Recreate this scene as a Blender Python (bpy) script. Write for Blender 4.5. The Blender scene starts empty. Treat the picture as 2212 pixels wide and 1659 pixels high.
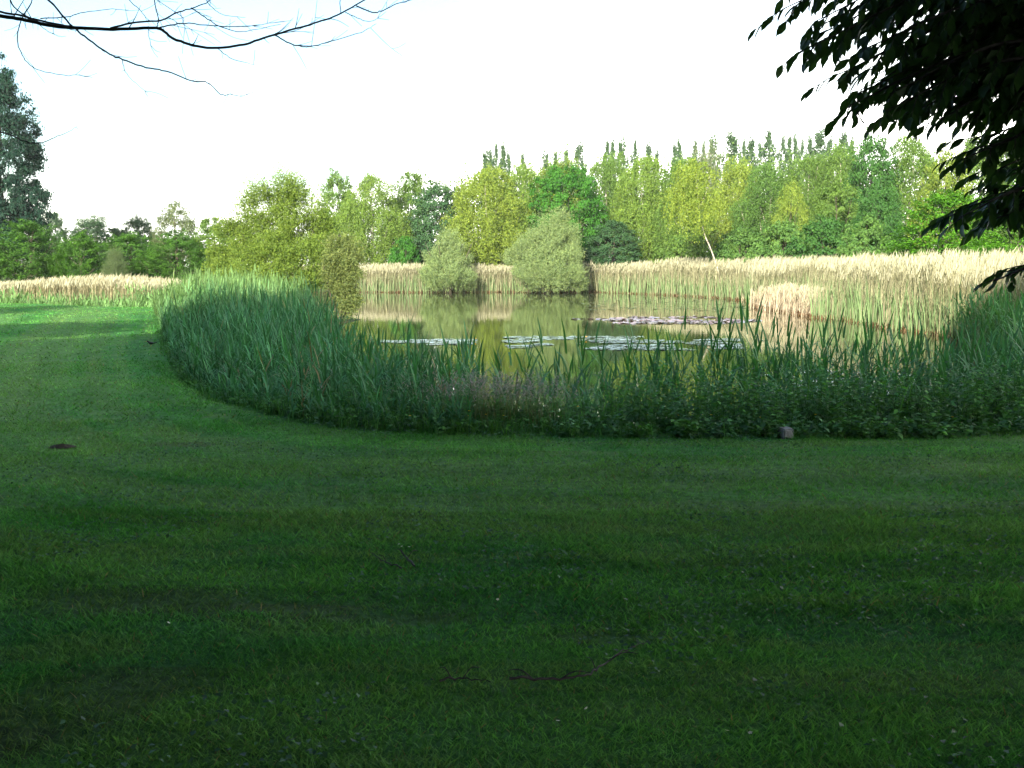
import bpy, math
import numpy as np
from mathutils import Vector

rng = np.random.default_rng(7)
R = math.radians
scene = bpy.context.scene
col = scene.collection

# ------------------------------------------------------------------ camera
F = 1085.0                      # focal length in pixels of a 1024 wide frame
EYE = 1.6
HORIZON = 265.0
PITCH = math.atan((384 - HORIZON) / F)
cam_d = bpy.data.cameras.new("camera")
cam_d.sensor_width = 36.0
cam_d.lens = 36.0 * F / 1024.0
cam_d.clip_start = 0.05
cam_d.clip_end = 5000
cam = bpy.data.objects.new("camera", cam_d)
col.objects.link(cam)
cam.location = (0, 0, EYE)
cam.rotation_euler = (math.pi / 2 - PITCH, 0, 0)
scene.camera = cam
S = 1024.0 / 2212.0             # survey of the place was read off a 2212 wide sheet


def ray(dx, dy):
    u = (dx * S - 512) / F
    v = -(dy * S - 384) / F
    c, s = math.cos(PITCH), math.sin(PITCH)
    return np.array([u, c + v * s, -s + v * c])


def pt(dx, dy, Y):
    r = ray(dx, dy)
    return np.array([0, 0, EYE]) + r * (Y / r[1])


def gnd(dx, dy, z=0.0):
    r = ray(dx, dy)
    return np.array([0, 0, EYE]) + r * ((z - EYE) / r[2])


# ------------------------------------------------------------------ helpers
def tag(o, label=None, cat=None, group=None, kind=None):
    if label: o["label"] = label
    if cat: o["category"] = cat
    if group: o["group"] = group
    if kind: o["kind"] = kind
    return o


def empty(name, loc=(0, 0, 0), rz=0.0):
    o = bpy.data.objects.new(name, None)
    o.empty_display_size = 0.2
    o.location = loc
    o.rotation_euler = (0, 0, rz)
    col.objects.link(o)
    return o


def link(name, me, parent=None, mat=None):
    o = bpy.data.objects.new(name, me)
    if mat is not None and len(me.materials) == 0:
        me.materials.append(mat)
    col.objects.link(o)
    if parent is not None:
        o.parent = parent
    return o


def mesh_from(name, V, faces_list, rnd=None, colr=None, smooth=False):
    """faces_list: list of int arrays (n,k) of one size each, rnd/colr per face in that order"""
    me = bpy.data.meshes.new(name)
    V = np.asarray(V, dtype=np.float32)
    me.vertices.add(len(V))
    me.vertices.foreach_set("co", V.ravel())
    nl = sum(f.size for f in faces_list)
    npoly = sum(len(f) for f in faces_list)
    me.loops.add(nl)
    me.loops.foreach_set("vertex_index", np.concatenate([f.ravel() for f in faces_list]).astype(np.int32))
    me.polygons.add(npoly)
    tot = np.concatenate([np.full(len(f), f.shape[1], dtype=np.int32) for f in faces_list])
    st = np.concatenate([[0], np.cumsum(tot)[:-1]]).astype(np.int32)
    me.polygons.foreach_set("loop_start", st)
    me.polygons.foreach_set("loop_total", tot)
    if smooth:
        me.polygons.foreach_set("use_smooth", np.ones(npoly, dtype=bool))
    me.update(calc_edges=True)
    if rnd is not None:
        a = me.attributes.new("rnd", 'FLOAT', 'FACE')
        a.data.foreach_set("value", np.asarray(rnd, dtype=np.float32))
    if colr is not None:
        a = me.attributes.new("col", 'FLOAT_COLOR', 'FACE')
        c4 = np.ones((npoly, 4), dtype=np.float32)
        c4[:, :3] = colr
        a.data.foreach_set("color", c4.ravel())
    return me


def unit(a):
    return a / (np.linalg.norm(a, axis=-1, keepdims=True) + 1e-9)


def randdir(n, g=None):
    g = g or rng
    return unit(g.normal(size=(n, 3)))


class Bag:
    """collects quads / triangles / coloured faces before they become one mesh"""
    def __init__(self):
        self.v, self.f, self.c, self.n = [], [], [], 0

    def add(self, V, Fc, c):
        self.v.append(V.reshape(-1, 3)); self.f.append(Fc + self.n); self.c.append(np.broadcast_to(c, (len(Fc), np.shape(c)[-1])))
        self.n += V.size // 3

    def mesh(self, name, smooth=False):
        order = sorted(range(len(self.f)), key=lambda i: self.f[i].shape[1])
        ks = sorted(set(f.shape[1] for f in self.f))
        fl = [np.concatenate([self.f[i] for i in order if self.f[i].shape[1] == k]) for k in ks]
        cc = np.concatenate([self.c[i] for i in order])
        return mesh_from(name, np.concatenate(self.v), fl, colr=cc, smooth=smooth)


def ribbons(bag, P, az, el0, el1, L, W, color, segs=3, twist=None, taper='tip'):
    """bending strips (blades, stems, leaves) rooted at P"""
    n = len(P)
    if n == 0: return
    P = np.asarray(P, float)
    L = np.broadcast_to(L, n); W = np.broadcast_to(W, n)
    az = np.broadcast_to(az, n); el0 = np.broadcast_to(el0, n); el1 = np.broadcast_to(el1, n)
    tw = az + math.pi / 2 if twist is None else twist
    side = np.stack([np.cos(tw), np.sin(tw), np.zeros(n)], 1)
    pts = [P]
    for k in range(segs):
        e = el0 + (el1 - el0) * (k + 0.5) / segs
        d = np.stack([np.cos(e) * np.cos(az), np.cos(e) * np.sin(az), np.sin(e)], 1)
        pts.append(pts[-1] + d * (L / segs)[:, None])
    if taper == 'tip':
        prof = [0.75, 1.0, 0.8, 0.55, 0.4, 0.3]
        wp = [prof[min(k, 5)] if segs > 1 else 1.0 for k in range(segs)]
    else:
        wp = [1.0 - 0.5 * k / segs for k in range(segs)]
    per = 2 * segs + 1
    V = np.zeros((n, per, 3))
    for k in range(segs):
        V[:, 2 * k] = pts[k] - side * (W * 0.5 * wp[k])[:, None]
        V[:, 2 * k + 1] = pts[k] + side * (W * 0.5 * wp[k])[:, None]
    V[:, -1] = pts[segs]
    base = (np.arange(n) * per)[:, None]
    color = np.broadcast_to(color, (n, 3))
    # one Bag entry with triangles and (if segs > 1) one with quads, sharing vertices
    tri = base + np.array([[2 * segs - 2, 2 * segs - 1, 2 * segs]])
    n0 = bag.n
    bag.v.append(V.reshape(-1, 3)); bag.n += n * per
    bag.f.append(tri + n0); bag.c.append(color)
    if segs > 1:
        q = np.stack([base + np.array([[2 * k, 2 * k + 1, 2 * k + 3, 2 * k + 2]]) for k in range(segs - 1)], 1).reshape(-1, 4)
        bag.f.append(q + n0); bag.c.append(np.repeat(color, segs - 1, axis=0))


def leaf_arrays(P, D, N, L, W):
    n = len(P)
    L = np.broadcast_to(L, n)[:, None]; W = np.broadcast_to(W, n)[:, None]
    D = unit(D); Sd = unit(np.cross(D, N)); Nn = np.cross(Sd, D)
    V = np.zeros((n, 4, 3))
    V[:, 0] = P
    V[:, 1] = P + D * L * 0.45 + Sd * W * 0.5 + Nn * W * 0.12
    V[:, 2] = P + D * L - Nn * L * 0.1
    V[:, 3] = P + D * L * 0.45 - Sd * W * 0.5 + Nn * W * 0.12
    Fc = np.arange(n * 4).reshape(n, 4)
    return V, Fc


def leaves_mesh(name, P, D, N, L, W, rnd):
    V, Fc = leaf_arrays(P, D, N, L, W)
    return mesh_from(name, V.reshape(-1, 3), [Fc], rnd=rnd)


def catmull(p, k=6):
    p = np.asarray(p, float)
    if len(p) < 3: 
        t = np.linspace(0, 1, k + 1)[:, None]
        return p[0] * (1 - t) + p[-1] * t
    q = np.vstack([2 * p[0] - p[1], p, 2 * p[-1] - p[-2]])
    out = []
    for i in range(1, len(q) - 2):
        for t in np.arange(k) / k:
            a, b, c, d = q[i - 1], q[i], q[i + 1], q[i + 2]
            out.append(0.5 * (2 * b + (c - a) * t + (2 * a - 5 * b + 4 * c - d) * t * t + (3 * b - a - 3 * c + d) * t ** 3))
    out.append(p[-1])
    return np.array(out)


def tube_arrays(path, radii, sides=6):
    path = np.asarray(path, float); m = len(path)
    radii = np.broadcast_to(radii, m)
    T = unit(np.gradient(path, axis=0))
    ref = np.array([0.13, 0.31, 0.94]) if abs(T[:, 2]).mean() < 0.8 else np.array([1.0, 0.2, 0.1])
    A = unit(np.cross(T, ref)); B = np.cross(T, A)
    ang = np.arange(sides) / sides * 2 * math.pi
    V = path[:, None] + radii[:, None, None] * (A[:, None] * np.cos(ang)[None, :, None] + B[:, None] * np.sin(ang)[None, :, None])
    i = np.arange(m - 1)[:, None] * sides; j = np.arange(sides)[None]
    j2 = (j + 1) % sides
    Fc = np.stack([i + j, i + j2, i + sides + j2, i + sides + j], -1).reshape(-1, 4)
    return V.reshape(-1, 3), Fc


class Tubes:
    def __init__(self): self.v, self.f, self.n = [], [], 0

    def add(self, path, radii, sides=6):
        V, Fc = tube_arrays(path, radii, sides)
        self.v.append(V); self.f.append(Fc + self.n); self.n += len(V)

    def mesh(self, name):
        return mesh_from(name, np.vstack(self.v), [np.vstack(self.f)], smooth=True)


_perm = np.random.default_rng(3).random((256, 256))


def vnoise(x, y):
    xi = np.floor(x).astype(int); yi = np.floor(y).astype(int)
    fx = x - xi; fy = y - yi
    fx = fx * fx * (3 - 2 * fx); fy = fy * fy * (3 - 2 * fy)
    g = lambda a, b: _perm[a & 255, b & 255]
    return (g(xi, yi) * (1 - fx) + g(xi + 1, yi) * fx) * (1 - fy) + (g(xi, yi + 1) * (1 - fx) + g(xi + 1, yi + 1) * fx) * fy


def fbm(x, y, o=3):
    s, a, t = 0, 1.0, 0
    for k in range(o):
        s = s + a * vnoise(x * 2 ** k + 17 * k, y * 2 ** k + 31 * k); t += a; a *= 0.5
    return s / t


def seg_dist(X, Y, poly, closed=True):
    P = np.asarray(poly, float)
    Q = np.roll(P, -1, axis=0) if closed else P[1:]
    A = P if closed else P[:-1]
    best = np.full(X.shape, 1e9)
    for a, b in zip(A, Q):
        ab = b - a
        t = np.clip(((X - a[0]) * ab[0] + (Y - a[1]) * ab[1]) / (ab @ ab + 1e-9), 0, 1)
        best = np.minimum(best, np.hypot(X - a[0] - t * ab[0], Y - a[1] - t * ab[1]))
    return best


def inside(X, Y, poly):
    P = np.asarray(poly, float); Q = np.roll(P, -1, axis=0)
    r = np.zeros(X.shape, bool)
    for a, b in zip(P, Q):
        c = ((a[1] > Y) != (b[1] > Y)) & (X < (b[0] - a[0]) * (Y - a[1]) / (b[1] - a[1] + 1e-12) + a[0])
        r ^= c
    return r


def smooth01(t):
    t = np.clip(t, 0, 1)
    return t * t * (3 - 2 * t)


# ------------------------------------------------------------------ materials
def new_mat(name):
    m = bpy.data.materials.new(name)
    m.use_nodes = True
    nt = m.node_tree
    nt.nodes.clear()
    out = nt.nodes.new("ShaderNodeOutputMaterial")
    return m, nt, out


def N(nt, kind, **kw):
    n = nt.nodes.new(kind)
    for k, v in kw.items():
        if k in n.inputs: n.inputs[k].default_value = v
        else: setattr(n, k, v)
    return n


def leafy(nt, out, colour_socket, rough=0.5, spec=0.35, trans=0.3):
    p = N(nt, "ShaderNodeBsdfPrincipled")
    p.inputs["Roughness"].default_value = rough
    p.inputs["Specular IOR Level"].default_value = spec
    t = N(nt, "ShaderNodeBsdfTranslucent")
    mx = N(nt, "ShaderNodeMixShader"); mx.inputs[0].default_value = trans
    nt.links.new(colour_socket, p.inputs["Base Color"])
    tint = N(nt, "ShaderNodeMix", data_type='RGBA', blend_type='MULTIPLY')
    tint.inputs[0].default_value = 1.0
    tint.inputs[7].default_value = (1.25, 1.4, 0.6, 1)
    nt.links.new(colour_socket, tint.inputs[6])
    nt.links.new(tint.outputs[2], t.inputs["Color"])
    nt.links.new(p.outputs[0], mx.inputs[1]); nt.links.new(t.outputs[0], mx.inputs[2])
    nt.links.new(mx.outputs[0], out.inputs[0])


def foliage_mat(name, rough=0.6, spec=0.08, trans=0.3, lo=0.7, hi=1.28):
    """object colour, varied leaf by leaf (attribute rnd)"""
    m, nt, out = new_mat(name)
    oi = N(nt, "ShaderNodeObjectInfo")
    at = N(nt, "ShaderNodeAttribute", attribute_name="rnd")
    rp = N(nt, "ShaderNodeValToRGB")
    rp.color_ramp.elements[0].color = (lo * 0.85, lo, lo * 1.1, 1)
    rp.color_ramp.elements[1].color = (hi * 1.15, hi, hi * 0.8, 1)
    mx = N(nt, "ShaderNodeMix", data_type='RGBA', blend_type='MULTIPLY')
    mx.inputs[0].default_value = 1
    nt.links.new(at.outputs["Fac"], rp.inputs[0])
    nt.links.new(oi.outputs["Color"], mx.inputs[6]); nt.links.new(rp.outputs[0], mx.inputs[7])
    leafy(nt, out, mx.outputs[2], rough, spec, trans)
    return m


def face_colour_mat(name, rough=0.55, spec=0.3, trans=0.25):
    m, nt, out = new_mat(name)
    at = N(nt, "ShaderNodeAttribute", attribute_name="col")
    leafy(nt, out, at.outputs["Color"], rough, spec, trans)
    return m


def noise_mat(name, c1, c2, scale=5.0, rough=0.8, bump=0.3, stretch=(1, 1, 1), spec=0.3):
    m, nt, out = new_mat(name)
    tc = N(nt, "ShaderNodeTexCoord")
    mp = N(nt, "ShaderNodeMapping"); mp.inputs["Scale"].default_value = stretch
    nz = N(nt, "ShaderNodeTexNoise"); nz.inputs["Scale"].default_value = scale; nz.inputs["Detail"].default_value = 6
    rp = N(nt, "ShaderNodeValToRGB")
    rp.color_ramp.elements[0].position = 0.35; rp.color_ramp.elements[0].color = (*c1, 1)
    rp.color_ramp.elements[1].position = 0.65; rp.color_ramp.elements[1].color = (*c2, 1)
    p = N(nt, "ShaderNodeBsdfPrincipled"); p.inputs["Roughness"].default_value = rough
    p.inputs["Specular IOR Level"].default_value = spec
    b = N(nt, "ShaderNodeBump"); b.inputs["Strength"].default_value = bump; b.inputs["Distance"].default_value = 0.02
    L = nt.links.new
    L(tc.outputs["Object"], mp.inputs[0]); L(mp.outputs[0], nz.inputs["Vector"]); L(nz.outputs["Fac"], rp.inputs[0])
    L(rp.outputs[0], p.inputs["Base Color"]); L(nz.outputs["Fac"], b.inputs["Height"]); L(b.outputs[0], p.inputs["Normal"])
    L(p.outputs[0], out.inputs[0])
    return m


M_LEAF = foliage_mat("leaf")
M_LEAFD = foliage_mat("beech_leaf", rough=0.42, spec=0.3, trans=0.3, lo=0.7, hi=1.3)
M_BLADE = face_colour_mat("blade", rough=.6, spec=.18)
M_GRASS = face_colour_mat("grass_blade", rough=0.7, spec=0.08, trans=0.3)
M_REED = face_colour_mat("dry_reed", rough=0.7, spec=0.2, trans=0.2)
M_PAD = face_colour_mat("lily_pad", rough=0.2, spec=0.6, trans=0.05)
M_PETAL = face_colour_mat("petal", rough=0.6, spec=0.2, trans=0.3)
M_BARK = noise_mat("bark", (0.035, 0.028, 0.02), (0.09, 0.075, 0.055), 6, 0.9, 0.6, (3, 3, 0.5))
M_BIRCH = noise_mat("birch_bark", (0.18, 0.155, 0.12), (0.46, 0.42, 0.34), 3, 0.8, 0.3, (0.6, 0.6, 2.5))
M_TWIG = noise_mat("twig_bark", (0.018, 0.016, 0.018), (0.05, 0.045, 0.045), 25, 0.8, 0.3)
M_STONE = noise_mat("concrete", (0.13, 0.145, 0.165), (0.23, 0.25, 0.275), 18, 0.9, 0.3)
M_SOIL = noise_mat("soil", (0.012, 0.009, 0.006), (0.035, 0.027, 0.018), 30, 0.95, 0.8)
M_CABLE = noise_mat("cable", (0.3, 0.3, 0.32), (0.4, 0.4, 0.42), 3, 0.6, 0.0)
M_BIRD = noise_mat("plumage", (0.006, 0.006, 0.008), (0.016, 0.015, 0.018), 40, 0.6, 0.2)
M_BEAK = noise_mat("beak", (0.5, 0.22, 0.02), (0.6, 0.3, 0.04), 40, 0.5, 0.0)

# ------------------------------------------------------------------ layout of the place
WATER_Z = -0.9
lawn_edge = [gnd(*p)[:2] for p in [(322, 676), (330, 690), (336, 720), (350, 770), (390, 820), (450, 860), (520, 889), (600, 911),
                                   (700, 927), (800, 937), (1000, 944), (1200, 946), (1450, 950), (1690, 951), (2000, 950), (2212, 941), (2330, 930)]]
lawn_edge = np.array(lawn_edge)
LE_EXT = np.vstack([[-14.5, 40.5], [-11.8, 38.0], lawn_edge, [7.6, 10.6], [11, 11.5], [18, 12.5], [40, 14]])
far_pts = [gnd(*p, WATER_Z)[:2] for p in [(760, 631), (900, 632), (1100, 631), (1290, 631), (1460, 638), (1560, 644), (1640, 652)]]
spit_pts = [gnd(*p, WATER_Z)[:2] for p in [(1638, 664), (1700, 673), (1780, 687), (1850, 692), (1930, 708), (2030, 722)]]
POND = [(9.6, 17.0), (7.4, 14.4), (4.2, 13.3), (2, 13.0), (0, 13.1), (-1.6, 14.1), (-2.9, 16.5), (-4.5, 22.5), (-5.8, 28), (-7.8, 33.5),
        (-9.8, 38), (-9, 42), (-7.2, 46), (-6.6, 50), (-8.5, 54), (-14, 62), (-17, 80), (-17.5, 100)]
POND = np.array(POND + [tuple(p) for p in far_pts] + [tuple(p) for p in spit_pts] + [(14.6, 33), (13, 26), (11.2, 20)])
ARM = np.array([(-14.5, 44), (-20, 49), (-34, 54), (-46, 62), (-40, 71), (-25, 70), (-17, 65), (-15.5, 54)])


def water_sd(X, Y):
    d1 = seg_dist(X, Y, POND); d1 = np.where(inside(X, Y, POND), -d1, d1)
    d2 = seg_dist(X, Y, ARM); d2 = np.where(inside(X, Y, ARM), -d2, d2)
    return np.minimum(d1, d2)


def terrain_z(X, Y):
    X = np.asarray(X, float); Y = np.asarray(Y, float)
    d = water_sd(X, Y)
    far = smooth01((Y - 44) / 12) + smooth01((X - 9) / 6) * smooth01((Y - 16) / 10)
    base = -0.42 * np.clip(far, 0, 1)
    und = (fbm(X * 0.35 + 5, Y * 0.35 + 9, 3) - 0.5) * 0.10 * smooth01(np.hypot(X, Y) / 6)
    base = base + und
    z = np.where(d > 0, -0.93 + (base + 0.93) * smooth01(d / 2.6), -0.93 - 0.9 * smooth01(-d / 3.0))
    return z


def axis(lo, hi, step, far, grow=1.18):
    a = list(np.arange(lo, hi, step))
    s = step; x = a[-1]
    while x < far: s *= grow; x += s; a.append(x)
    s = step; x = a[0]
    left = []
    while x > -far: s *= grow; x -= s; left.append(x)
    return np.array(left[::-1] + a)


gx = axis(-22, 20, 0.28, 900); gy = axis(2.5, 60, 0.28, 900)
GX, GY = np.meshgrid(gx, gy)
GZ = terrain_z(GX, GY)


def lawn_tone(X, Y):
    """0..1 streaks left by mowing, along the edge of the pond, and dry / lush patches"""
    d = seg_dist(X, Y, LE_EXT, False)
    along = np.arctan2(Y, X + 4) * 9
    streak = fbm(np.abs(d - .1) * 1.7 + 9.4, along * 0.12 + 40, 3) - .25 * np.exp(-(d / .5) ** 2)
    patch = fbm(X * 0.55 + 11, Y * 0.55 + 4, 3)
    fine = fbm(d * 7 + 30, along * 0.9, 2)
    return streak, patch, fine


BARE = [(-1.75, 5.0, 0.75, 0.28), (-1.05, 4.95, 0.5, 0.13), (-1.5, 3.95, 0.55, 0.28), (-0.55, 4.8, 0.5, 0.1), (-1.85, 3.6, 0.5, 0.25), (0.35, 4.55, 0.35, 0.1),
        (2.9, 8.3, 0.5, 0.06), (1.4, 7.0, 0.4, 0.05), (-3.0, 9.6, 0.5, 0.12), (-0.6, 6.8, 0.5, 0.05), (1.1, 5.6, 0.35, 0.07)]


def bareness(X, Y):
    b = np.zeros(np.shape(X))
    wob = fbm(X * 5, Y * 5, 2) * 0.9 + 0.55
    for cx, cy, rx, ry in BARE:
        b = np.maximum(b, 1 - np.hypot((X - cx) / rx, (Y - cy) / ry) * wob)
    return np.clip(b * 2, 0, 1)


def lawn_colour(X, Y):
    st, pa, fi = lawn_tone(X, Y)
    green = np.array([0.076, 0.232, 0.046]); lush = np.array([0.048, 0.190, 0.032]); dry = np.array([0.140, 0.255, 0.075])
    blue = np.array([0.048, 0.195, 0.055])
    c = green + (lush - green) * smooth01((pa - 0.45) * 4)[..., None]
    sw = np.sin(seg_dist(X, Y, LE_EXT, False) * 2 * math.pi / .8 + 1.5 * fbm(X * .3, Y * .3, 2) * 3)
    c = c * (1 + .13 * np.clip(sw * 1.8, -1, 1))[..., None]
    c = c + (blue - c) * (smooth01((fbm(X * 1.3 + 70, Y * 1.3 + 22, 2) - 0.5) * 5) * 0.6)[..., None]
    c = c + (dry - c) * (smooth01((st - 0.47) * 5) * 0.42)[..., None]
    c = c + (dry - c) * (smooth01((fi - 0.56) * 6) * 0.45)[..., None]
    b = bareness(X, Y)
    c = c + (np.array([0.055, 0.048, 0.024]) - c) * (b * 0.5)[..., None]
    return c


# ground sheet
V = np.stack([GX, GY, GZ], -1).reshape(-1, 3)
ny, nx = GX.shape
ii = (np.arange(ny - 1)[:, None] * nx + np.arange(nx - 1)[None]).ravel()
Fq = np.stack([ii, ii + 1, ii + nx + 1, ii + nx], 1)
cx_ = V[Fq].mean(1)
gc = lawn_colour(cx_[:, 0], cx_[:, 1]) * 0.6
sdw = water_sd(cx_[:, 0], cx_[:, 1])
mud = np.array([0.045, 0.035, 0.02])
k = (1 - smooth01((sdw - 0.2) / .8))[:, None]
gc = gc * (1 - k) + mud * k
farg = smooth01((cx_[:, 1] - 46) / 6)[:, None]
gc = gc * (1 - farg) + np.array([0.03, 0.05, 0.015]) * farg
me = mesh_from("ground", V, [Fq], colr=gc, smooth=True)
mg, nt, out = new_mat("turf_soil")
at = N(nt, "ShaderNodeAttribute", attribute_name="col")
nz = N(nt, "ShaderNodeTexNoise"); nz.inputs["Scale"].default_value = 14; nz.inputs["Detail"].default_value = 6
tc = N(nt, "ShaderNodeTexCoord"); nt.links.new(tc.outputs["Object"], nz.inputs["Vector"])
mr = N(nt, "ShaderNodeMapRange"); mr.inputs[1].default_value = 0.3; mr.inputs[2].default_value = 0.7; mr.inputs[3].default_value = 0.6; mr.inputs[4].default_value = 1.3
nt.links.new(nz.outputs["Fac"], mr.inputs[0])
mm = N(nt, "ShaderNodeMix", data_type='RGBA', blend_type='MULTIPLY'); mm.inputs[0].default_value = 1
nt.links.new(at.outputs["Color"], mm.inputs[6]); nt.links.new(mr.outputs[0], mm.inputs[7])
p = N(nt, "ShaderNodeBsdfPrincipled"); p.inputs["Roughness"].default_value = 0.95; p.inputs["Specular IOR Level"].default_value = 0.1
bm_ = N(nt, "ShaderNodeBump"); bm_.inputs["Strength"].default_value = 0.5; bm_.inputs["Distance"].default_value = 0.03
nt.links.new(nz.outputs["Fac"], bm_.inputs["Height"]); nt.links.new(bm_.outputs[0], p.inputs["Normal"])
nt.links.new(mm.outputs[2], p.inputs["Base Color"]); nt.links.new(p.outputs[0], out.inputs[0])
tag(link("ground", me, None, mg), "mown green lawn curving round the near bank of the pond", "lawn", None, "structure")

# water sheet
wx = np.linspace(-50, 26, 2); wy = np.linspace(11, 106, 2)
Vw = np.array([[wx[0], wy[0], WATER_Z], [wx[1], wy[0], WATER_Z], [wx[1], wy[1], WATER_Z], [wx[0], wy[1], WATER_Z]])
mw = mesh_from("water", Vw, [np.array([[0, 1, 2, 3]])])
m, nt, out = new_mat("pond_water")
p = N(nt, "ShaderNodeBsdfPrincipled"); p.inputs["Base Color"].default_value = (0.040, 0.050, 0.018, 1); p.inputs["Roughness"].default_value = 0.02
p.inputs["IOR"].default_value = 1.33
p.inputs["Specular IOR Level"].default_value = 0.5
p.inputs["Specular Tint"].default_value = (.84, .90, .66, 1)
tc = N(nt, "ShaderNodeTexCoord"); mp = N(nt, "ShaderNodeMapping"); mp.inputs["Scale"].default_value = (0.8, 2.4, 1)
n1 = N(nt, "ShaderNodeTexNoise"); n1.inputs["Scale"].default_value = 1.6; n1.inputs["Detail"].default_value = 3
b = N(nt, "ShaderNodeBump"); b.inputs["Strength"].default_value = 0.05; b.inputs["Distance"].default_value = 0.02
L = nt.links.new
L(tc.outputs["Object"], mp.inputs[0]); L(mp.outputs[0], n1.inputs["Vector"]); L(n1.outputs["Fac"], b.inputs["Height"]); L(b.outputs[0], p.inputs["Normal"])
L(p.outputs[0], out.inputs[0])
tag(link("water", mw, None, m), "calm pond water mirroring reeds and trees", "pond", None, "structure")

# ------------------------------------------------------------------ lawn grass
def lawn_mask(X, Y):
    veg = VEG_IN(X, Y) & (seg_dist(X, Y, LE_EXT, False) > .8)
    return ~veg & (water_sd(X, Y) > 1.2)


VEG = np.vstack([LE_EXT[1:], [[40, 17], [12, 17.8], [10.5, 19.0], [9.0, 17.4], [6.6, 15.9], [3, 15.3], [0.4, 15.0], [-1.5, 15.2], [-2.5, 17], [-3.9, 23], [-5.0, 28],
                 [-6.9, 33], [-8.6, 37], [-9.5, 40], [-11.5, 40]]])


def VEG_IN(X, Y):
    return inside(X, Y, VEG)


def make_grass():
    bag = Bag()
    # (y0, y1, count, width, height): density falls off with distance
    bands = [(2.6, 4.5, 95000, .0036, .036), (4.5, 7, 110000, .005, .038), (7, 11, 85000, .009, .040), (11, 18, 60000, .015, .042), (18, 47, 90000, .028, .05)]
    for y0, y1, n, w, h in bands:
        Y = np.sqrt(rng.uniform(y0 ** 2, y1 ** 2, n))
        X = rng.uniform(-0.58, 0.58, n) * Y
        ok = lawn_mask(X, Y) & (rng.random(n) > bareness(X, Y) * 0.6)
        X, Y = X[ok], Y[ok]; n = len(X)
        tuft = fbm(X * 2.2 + 3, Y * 2.2, 3)
        Hh = h * (0.6 + .45 * smooth01((tuft - 0.3) * 2)) * rng.uniform(0.6, 1.35, n)
        c = lawn_colour(X, Y) * rng.uniform(0.6, 1.45, n)[:, None]
        strawy = rng.random(n) < 0.018
        c[strawy] = np.array([0.2, 0.17, 0.08]) * rng.uniform(0.6, 1.2, (strawy.sum(), 1))
        P = np.stack([X, Y, terrain_z(X, Y) - 0.004], 1)
        ribbons(bag, P, rng.uniform(0, 2 * math.pi, n), R(75) - rng.random(n) * 0.9, R(45) - rng.random(n) * 0.9, Hh * 1.5, w * rng.uniform(.7, 1.4, n), c, segs=2 if y1 < 8 else 1, twist=rng.uniform(0, math.pi, n))
    return bag.mesh("grass")


tag(link("grass", make_grass(), None, M_GRASS), "short mown grass covering the lawn", "grass", None, "stuff")


def make_clover():
    bag = Bag()
    n = 26000
    Y = np.sqrt(rng.uniform(2.8 ** 2, 12 ** 2, n)); X = rng.uniform(-0.56, 0.56, n) * Y
    dens = smooth01((fbm(X * 1.6 + 44, Y * 1.9 + 12, 3) - 0.52) * 7)
    ok = lawn_mask(X, Y) & (rng.random(n) < dens)
    X, Y = X[ok], Y[ok]; n = len(X)
    Z = terrain_z(X, Y) + rng.uniform(0.025, 0.06, n)
    P = np.stack([X, Y, Z], 1)
    D = randdir(n); D[:, 2] *= 0.25
    Nn = randdir(n) * 0.55 + np.array([0, 0, 1])
    Vv, Fc = leaf_arrays(P, D, Nn, rng.uniform(.014, .034, n), rng.uniform(.012, .026, n))
    c = np.array([0.040, 0.105, 0.050]) * rng.uniform(0.6, 1.5, (n, 1))
    bag.add(Vv, Fc, c)
    return bag.mesh("clover")


tag(link("clover", make_clover(), None, M_BLADE), "dark clover and weed leaves dotted through the mown lawn", "clover", None, "stuff")

# ------------------------------------------------------------------ reeds
G_DARK = np.array([0.040, 0.148, 0.048]); G_MID = np.array([0.085, 0.200, 0.060]); G_BLUE = np.array([0.050, 0.160, 0.082]); STRAW = np.array([0.258, 0.245, 0.145])


def reed_stalks(bag, X, Y, ztop, colr, stem_w=.010, leaf_w=.024, leaf_l=.42, nl=7, dead=0.0, z0=None, leaf_from=0.25):
    n = len(X)
    zb = np.maximum(terrain_z(X, Y), -1.15) if z0 is None else z0
    Hh = np.maximum(ztop - zb, 0.25)
    lean = rng.uniform(0, 2 * math.pi, n); tilt = np.abs(rng.normal(0, .06, n))
    P = np.stack([X, Y, zb], 1)
    tint = rng.uniform(0.7, 1.35, n)[:, None]
    c = colr * tint
    ribbons(bag, P, lean, R(90) - tilt, R(86) - tilt * 1.6, Hh, stem_w, c * 0.9 + np.array([.01, .012, 0]), segs=2, twist=rng.uniform(0, math.pi, n), taper='stem')
    for k in range(nl):
        f = leaf_from + (0.97 - leaf_from) * (k + rng.random(n) * .8) / nl
        off = Hh * f
        Q = P + np.stack([np.cos(lean) * np.sin(tilt) * off, np.sin(lean) * np.sin(tilt) * off, np.cos(tilt) * off], 1)
        az = rng.uniform(0, 2 * math.pi, n)
        top = f > 0.86
        e0 = np.where(top, R(80), rng.uniform(R(52), R(76), n)); e1 = np.where(top, R(60), rng.uniform(R(-35), R(50), n))
        ln = leaf_l * rng.uniform(.65, 1.25, n) * np.where(top, .75, 1)
        ln = np.minimum(ln, Hh * .6)
        ribbons(bag, Q, az, e0, e1, ln, leaf_w * rng.uniform(.7, 1.25, n), c * rng.uniform(.75, 1.3, (n, 1)), segs=3)


def sample(poly_in, box, n):
    X = rng.uniform(box[0], box[1], n); Y = rng.uniform(box[2], box[3], n)
    ok = poly_in(X, Y)
    return X[ok], Y[ok]


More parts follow.
